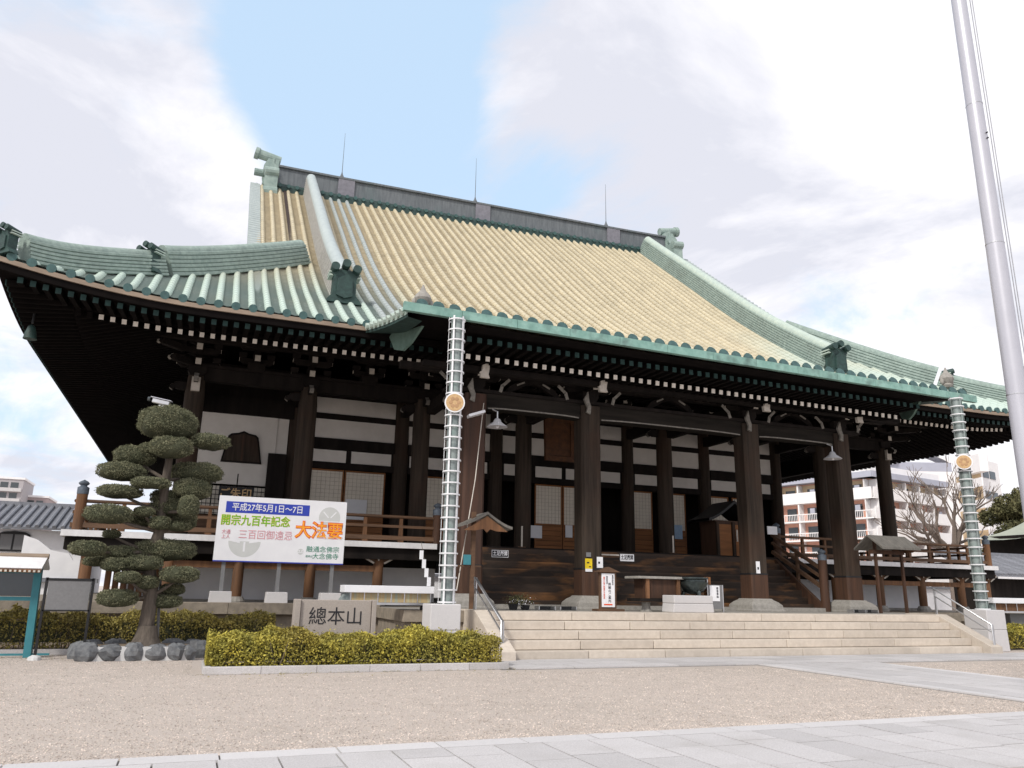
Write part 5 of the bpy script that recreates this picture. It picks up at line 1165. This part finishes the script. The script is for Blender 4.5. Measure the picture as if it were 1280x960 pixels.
P('tie', MB().box(21.1, 22.55, 20.64, 20.76, 2.95, 3.08), 'wood_red', gr)

# ================================================================== BACKGROUND
# white walled outbuilding with grey tiles at the left
def tiled_slope(parent, x0, x1, y0, z0, y1, z1, sp=.30, m='kawara', r=.07):
    P('roof_slab', MB().add([(x0, y0, z0), (x1, y0, z0), (x1, y1, z1), (x0, y1, z1), (x0, y0, z0-.12), (x1, y0, z0-.12), (x1, y1, z1-.12), (x0, y1, z1-.12)], [(0, 1, 2, 3), (4, 7, 6, 5), (0, 4, 5, 1), (1, 5, 6, 2), (2, 6, 7, 3), (3, 7, 4, 0)]), m, parent)
    n = int((x1-x0)/sp); me = mesh('tile_row', MB().cyl((0, 0, 0), (0, y1-y0, z1-z0), r, r, 8), m)
    for i in range(n): link('tile_row', me, parent, (x0+.15+i*sp, y0-.03, z0+.03))
ho = T('white_outbuilding', 'white plastered outbuilding with grey tiled roof at the left edge', 'building', (-12, 50, 0))
P('wall', MB().box(-20, -5.6, 51, 60, 0, 4.35), 'plaster_w', ho); tiled_slope(ho, -20.5, -4.9, 50.2, 4.45, 54.5, 5.95, .42, r=.11)
P('roof_ridge', MB().box(-20.5, -4.9, 54.3, 54.8, 5.8, 6.15), 'kawara', ho); P('dark_base', MB().box(-20, -5.55, 50.9, 51, 0, 1.7), 'grey_panel', ho)
def arched(x, z, w_, h, y_, parent):
    o = P('window', MB().prism([(x-w_/2, z), (x+w_/2, z), (x+w_/2*.9, z+h*.85), (x+w_/2*.6, z+h*.96), (x, z+h), (x-w_/2*.6, z+h*.96), (x-w_/2*.9, z+h*.85)], y_-.1, y_-.004), 'black', parent)
    for s in (-1, 1): P('pane', MB().box(x+(s-1)*w_*.2+.05, x+(s+1)*w_*.2-.05, y_-.12, y_-.103, z+.1, z+h*.84), 'grey_panel', o)
arched(-9.3, 3.15, 1.7, 1.1, 51, ho); arched(-13.6, 3.15, 1.7, 1.1, 51, ho)
lw = T('garden_wall', 'white boundary wall with a stepped top between outbuilding and veranda', 'wall', (-6.2, 44, 0))
P('wall_face', MB().prism([(-8.2, 0), (-8.2, 2.0), (-7.6, 2.2), (-7.6, 3.7), (-7.0, 3.5), (-6.4, 3.05), (-5.6, 2.9), (-5.4, 2.6), (-4.6, 2.6), (-4.6, 0)], 43.9, 44.1), 'plaster_w', lw); P('wall_coping', MB().box(-8.6, -4.2, 43.7, 44.2, 1.55, 1.75), 'kawara', lw)
# distant apartment towers at the left
def tower(label, x0, x1, y_, h, fl, m, roofm='apt_grey', nwin=4, dpt=16):
    o = T('apartment_tower', label, 'apartment tower', ((x0+x1)/2, y_, 0)); P('wall', MB().box(x0, x1, y_, y_+dpt, 0, h), m, o)
    P('parapet', MB().box(x0-.3, x1+.3, y_-.3, y_+dpt, h, h+.6), 'apt_white', o)
    for k in range(fl):
        z = h-2.6-3.0*k
        if z < 1: break
        P('balcony', MB().box(x0+.2, x1-.2, y_-1.1, y_-.01, z-1.0, z), 'apt_lit', o)
        for i in range(nwin): wx = x0+.8+(x1-x0-1.6)*(i+.1)/nwin; P('window', MB().box(wx, wx+(x1-x0-1.6)/nwin*.75, y_-.08, y_-.004, z+.05, z+1.7), 'glass', o)
    return o
tower('tall beige apartment tower far off at the left edge', -60.5, -48.5, 266, 30.6, 9, X['apt_dim'], nwin=4)
tower('lower brownish apartment tower far off beside the beige one', -49.6, -43.2, 276, 26.6, 8, X['apt_dim2'], nwin=2)
# ---- right apartment complex
ac = T('apartment_block', 'large white apartment block with pink walled balconies behind the temple', 'apartment block', (100, 95, 0))
A0, A1, A2 = Vector((88.5, 114, 0)), Vector((94.9, 92.2, 0)), Vector((113.5, 95.8, 0))
def facade(p, q, ztop, floors, bays, parent, fh=3.0, e0=0, e1=0, wallm='apt_pink', seed=0, rail=True):
    d = (q-p); L_ = d.length; d.normalize(); nrm = Vector((d.y, -d.x, 0)); nrm = nrm if nrm.dot(Vector((0, 0, 0))-p) > 0 else -nrm; rr = random.Random(seed)
    P('wall', MB().add([p, q, q+Vector((0, 0, ztop)), p+Vector((0, 0, ztop))], [(0, 1, 2, 3)]), wallm, parent)
    def bxx(name, t0, t1, o0, o1, z0, z1, m, par=parent):
        vs = [p+d*t+nrm*o+Vector((0, 0, z)) for z in (z0, z1) for t, o in ((t0, o0), (t1, o0), (t1, o1), (t0, o1))]
        return P(name, MB().add(vs, [(0, 3, 2, 1), (4, 5, 6, 7), (0, 1, 5, 4), (1, 2, 6, 5), (2, 3, 7, 6), (3, 0, 4, 7)]), m, par)
    bxx('roof_edge', -.4-e0, L_+.4+e1, -1, 1.8, ztop, ztop+.9, 'apt_grey'); bxx('parapet', .2, L_, -3, .4, ztop+.91, ztop+2.2, 'apt_white')
    for k in range(floors):
        zf = ztop-fh*(k+1)
        if zf < -1: break
        bxx('floor_slab', -e0, L_+e1, .01, 1.5, zf-.2, zf, 'apt_white')
        if rail and k:
            bxx('balcony_rail', -e0, L_+e1, 1.4, 1.48, zf+1.0, zf+1.12, 'apt_white')
            rb_ = MB()
            for q in range(int(L_/.3)): v = p+d*(q*.3)+nrm*1.44+Vector((0, 0, zf)); rb_.beam(v, v+Vector((0, 0, 1.0)), .07, .04)
            P('balcony_bars', rb_, 'apt_white', parent, kind='stuff')
        else: bxx('balcony_front', -e0, L_+e1, 1.38, 1.5, zf+.01, zf+1.55, 'apt_white')
        for b in range(bays+1): t = L_*b/bays; bxx('pier', max(0, t-.12), min(L_, t+.12), .01, 1.37, zf+.01, zf+fh-.21, 'apt_white')
        if k == 0: bxx('upper_wall', 0, L_, .02, .05, zf, zf+fh-.2, 'apt_cream')
        for b in range(bays):
            t = L_*(b+rr.uniform(.15, .3))/bays; bxx('window', t, t+L_/bays*.45, .06, .12, zf+.3, zf+2.2, 'glass')
            if rr.random() < .3: bxx('laundry', t+1, t+1.8, .9, 1.0, zf+1.2, zf+2.0, 'apt_grey' if rr.random() < .5 else 'white_paint')
facade(A0, A1, 19.3, 7, 6, ac, seed=1, rail=True, e1=1.1); facade(A1, A2, 19.3, 7, 5, ac, seed=2, wallm='apt_pink', rail=False, e0=1.1)
bk = T('penthouse_block', 'tall white block with an arched roof canopy behind the apartment block', 'building', (118, 102, 0))
def quad(p, q, z0, z1, dpt, m, name, parent):
    d = (q-p).normalized(); n_ = Vector((-d.y, d.x, 0)); n_ = n_ if n_.dot(p) > 0 else -n_
    vs = [v+Vector((0, 0, z)) for z in (z0, z1) for v in (p, q, q+n_*dpt, p+n_*dpt)]
    return P(name, MB().add(vs, [(0, 3, 2, 1), (4, 5, 6, 7), (0, 1, 5, 4), (1, 2, 6, 5), (2, 3, 7, 6), (3, 0, 4, 7)]), m, parent)
B0, B1 = Vector((113, 104.5, 0)), Vector((126.5, 99.2, 0))
quad(B0, B1, 0, 23.4, 14, 'apt_white', 'wall', bk); quad(B0+(B1-B0)*.12, B0+(B1-B0)*.75, 23.41, 25.0, 8, 'apt_grey', 'plant_room', bk)
ar = MB(); d = (B1-B0).normalized(); rows = []
for t in frange(0, 1, 14):
    p = B0+d*(1+t*10); z = 24.6+1.9*sin(pi*t)**.8; rows.append([tuple(p+Vector((0, 0, z))), tuple(p+Vector((0, 0, z+.35))), tuple(p+Vector((1.5, 3, z+.35))), tuple(p+Vector((1.5, 3, z)))])
P('arched_canopy', ar.grid(rows), 'apt_white', bk)
rb = T('corner_block', 'pale apartment wing with cream balconies right of the bare tree', 'apartment wing', (103, 80, 0))
C0, C1, C2 = Vector((104.6, 84.9, 0)), Vector((102.3, 79.0, 0)), Vector((108.4, 80.8, 0))
for p, q, m in ((C0, C1, 'apt_cream'), (C1, C2, 'apt_white')): P('wall', MB().add([p, q, q+Vector((0, 0, 21)), p+Vector((0, 0, 21))], [(0, 1, 2, 3)]), m, rb)
for k in range(7):
    zf = 16.9-3*k
    if zf > -2:
        quad(C0*.985, C1*.985, zf, zf+1.2, .2, 'apt_white', 'balcony_front', rb); 
        for t in (.15, .5): p = C1+(C2-C1)*t; quad(p*.998, (C1+(C2-C1)*(t+.28))*.998, zf+1.5, zf+2.6, .1, 'glass', 'window', rb)
quad(C0*.983, C1*.983, 18.9, 21.4, 1.2, 'apt_white', 'roof_parapet', rb); quad(C1+(C2-C1)*.2+Vector((0, 0, 0)), C1+(C2-C1)*.5, 21.01, 22, 2, 'apt_white', 'roof_unit', rb)
# bare winter tree
wt_t = T('bare_tree', 'leafless winter tree in front of the pale apartment block', 'tree', (72.5, 58.5, 0))
tb = MB(); bk_r = random.Random(11)
def branch(p, d, l, r, dep):
    q = p+d*l; mid = (p+q)/2+Vector((bk_r.uniform(-1, 1), bk_r.uniform(-1, 1), bk_r.uniform(-1, 1)))*l*.07
    tb.tube([p, mid, q], [r, r*.85, r*.68], 6 if dep < 3 else 4, False)
    if dep >= 5: return
    n = 2
    for k in range(n+(1 if bk_r.random() < .45 else 0)):
        a = bk_r.uniform(.25, .75); ax = Vector((bk_r.uniform(-1, 1), bk_r.uniform(-1, 1), bk_r.uniform(-.4, .6))).normalized()
        nd = (d+ax*a*1.15+Vector((0, 0, .12))).normalized(); branch(p+(q-p)*bk_r.uniform(.55, 1) if k else q, nd, l*bk_r.uniform(.66, .9), r*.56, dep+1)
base = Vector((72.4, 59.3, 0)); base = Vector((71.4, 59.3, 0)); tb.tube([base, base+Vector((-.1, 0, 3.2)), base+Vector((-.25, 0, 6.5))], [.75, .62, .58], 10)
for dx, dz, l in ((-.9, .75, 3.0), (-.1, 1, 3.1), (.5, .9, 2.7), (-.45, 1, 3.0), (-1.1, .45, 2.9), (.9, .6, 2.4), (.15, 1, 2.6), (-1.1, .1, 2.4)): branch(base+Vector((-.25, 0, 5.6+bk_r.random())), Vector((dx, bk_r.uniform(-.5, .5), dz)).normalized(), l, .30, 1)
tb_ = P('branches', tb, 'bark_far', wt_t, fix=False)
# evergreen trees at the right edge
def big_tree(x, y_, h, r, label, seed, n=16000, m='evergreen'):
    o = T('evergreen_tree', label, 'tree', (x, y_, 0)); q = random.Random(seed); rs_ = np.random.RandomState(seed)
    P('trunk', MB().tube([(x, y_, 0), (x+.1, y_, h*.35), (x, y_, h*.7)], [.45, .35, .15], 9), 'bark', o); Cs = []
    lb = MB()
    for k in range(26):
        a = q.uniform(0, 6.28); t = q.uniform(.25, 1); rr_ = r*math.sqrt(q.random())*(1.05-.55*t); c = Vector((x+rr_*cos(a), y_+rr_*sin(a), h*(.22+.70*t))); cr = q.uniform(.22, .42)*r*.8
        lb.cyl((x, y_, h*.3+h*.3*t), c, .09, .03, 5, False)
        d = rs_.randn(n//26, 3); d /= np.linalg.norm(d, axis=1)[:, None]; d[:, 2] *= .75; Cs.append(np.array(c)+d*cr*(.55+.5*rs_.rand(len(d), 1)))
    P('limbs', lb, 'bark', o); link('crown', leaf_mesh('crown', [leaf_cloud(np.concatenate(Cs), .17, rs_)], m), o)
big_tree(73.5, 53, 12.2, 4.6, 'olive green leafy tree at the right edge beside the apartment wing', 31, 26000)
big_tree(70.2, 52.8, 8.4, 3.2, 'shorter olive green tree in front of the apartment wing', 37, 14000)
big_tree(81, 50, 13.5, 5.5, 'tall dark evergreen just beyond the flagpole at the right', 41, 16000)
# roofs at the right
cr_ = T('copper_roofed_hall', 'low building with a swept pale green copper roof at the right edge', 'building', (62, 42, 0))
rows = [[(x0_, y_, z) for x0_, y_, z in ((54.6, 42.6-6*t+0, 6.35+.0), )] for t in (0, 1)]
def sweep_roof(cx, cy, hx, hy, ze, zr, m, parent):
    rows = []; n = 12
    for t in frange(0, 1, n):
        s_ = 1-t; z = ze+(zr-ze)*t**1.7+.0; fx, fy = hx*s_+.8*t, hy*s_
        ring = []
        for u in frange(0, 1, 16):
            a = u*4; k = int(a) % 4; f_ = a-int(a); cs = [(-1, -1), (1, -1), (1, 1), (-1, 1), (-1, -1)]; A, B = cs[k], cs[k+1]; dx, dy = A[0]+(B[0]-A[0])*f_, A[1]+(B[1]-A[1])*f_
            ring.append((cx+dx*fx, cy+dy*fy, z+.35*s_*(abs(dx*dy))**3))
        rows.append(ring)
    P('roof', MB().grid(rows), m, parent, smooth=False, fix=False); P('roof_finial', MB().cyl((cx-.9, cy, zr), (cx+.9, cy, zr), .25, .25, 8), m, parent)
sweep_roof(67.3, 43.2, 9.9, 2.6, 6.0, 11.0, 'copper_roof', cr_); P('walls', MB().box(58.5, 74, 41, 45.5, 0, 6.4), 'wood_dark', cr_)
gt_ = T('tiled_gallery', 'long low grey tiled gallery roof at the right beyond the veranda', 'building', (54, 38, 0))
tiled_slope(gt_, 45, 66, 34.6, 3.0, 38.5, 4.35, .34, r=.09); P('ridge', MB().box(45, 66, 38.3, 38.8, 4.2, 4.6), 'kawara', gt_); P('wall', MB().box(45.4, 65.5, 35.4, 38, 0, 2.95), 'wood_dark', gt_); P('white_gutter', MB().box(45, 66, 34.45, 34.55, 2.78, 2.9), 'white_band', gt_)
# low white walls far behind under the veranda gaps
bw = T('boundary_wall', 'long white boundary wall far behind the court', 'wall', (20, 66, 0))
P('wall_face', MB().box(-4, 95, 66, 66.4, 0, 2.6), 'plaster_w', bw); P('wall_coping', MB().box(-4, 95, 65.7, 66.7, 2.61, 2.85), 'kawara', bw)
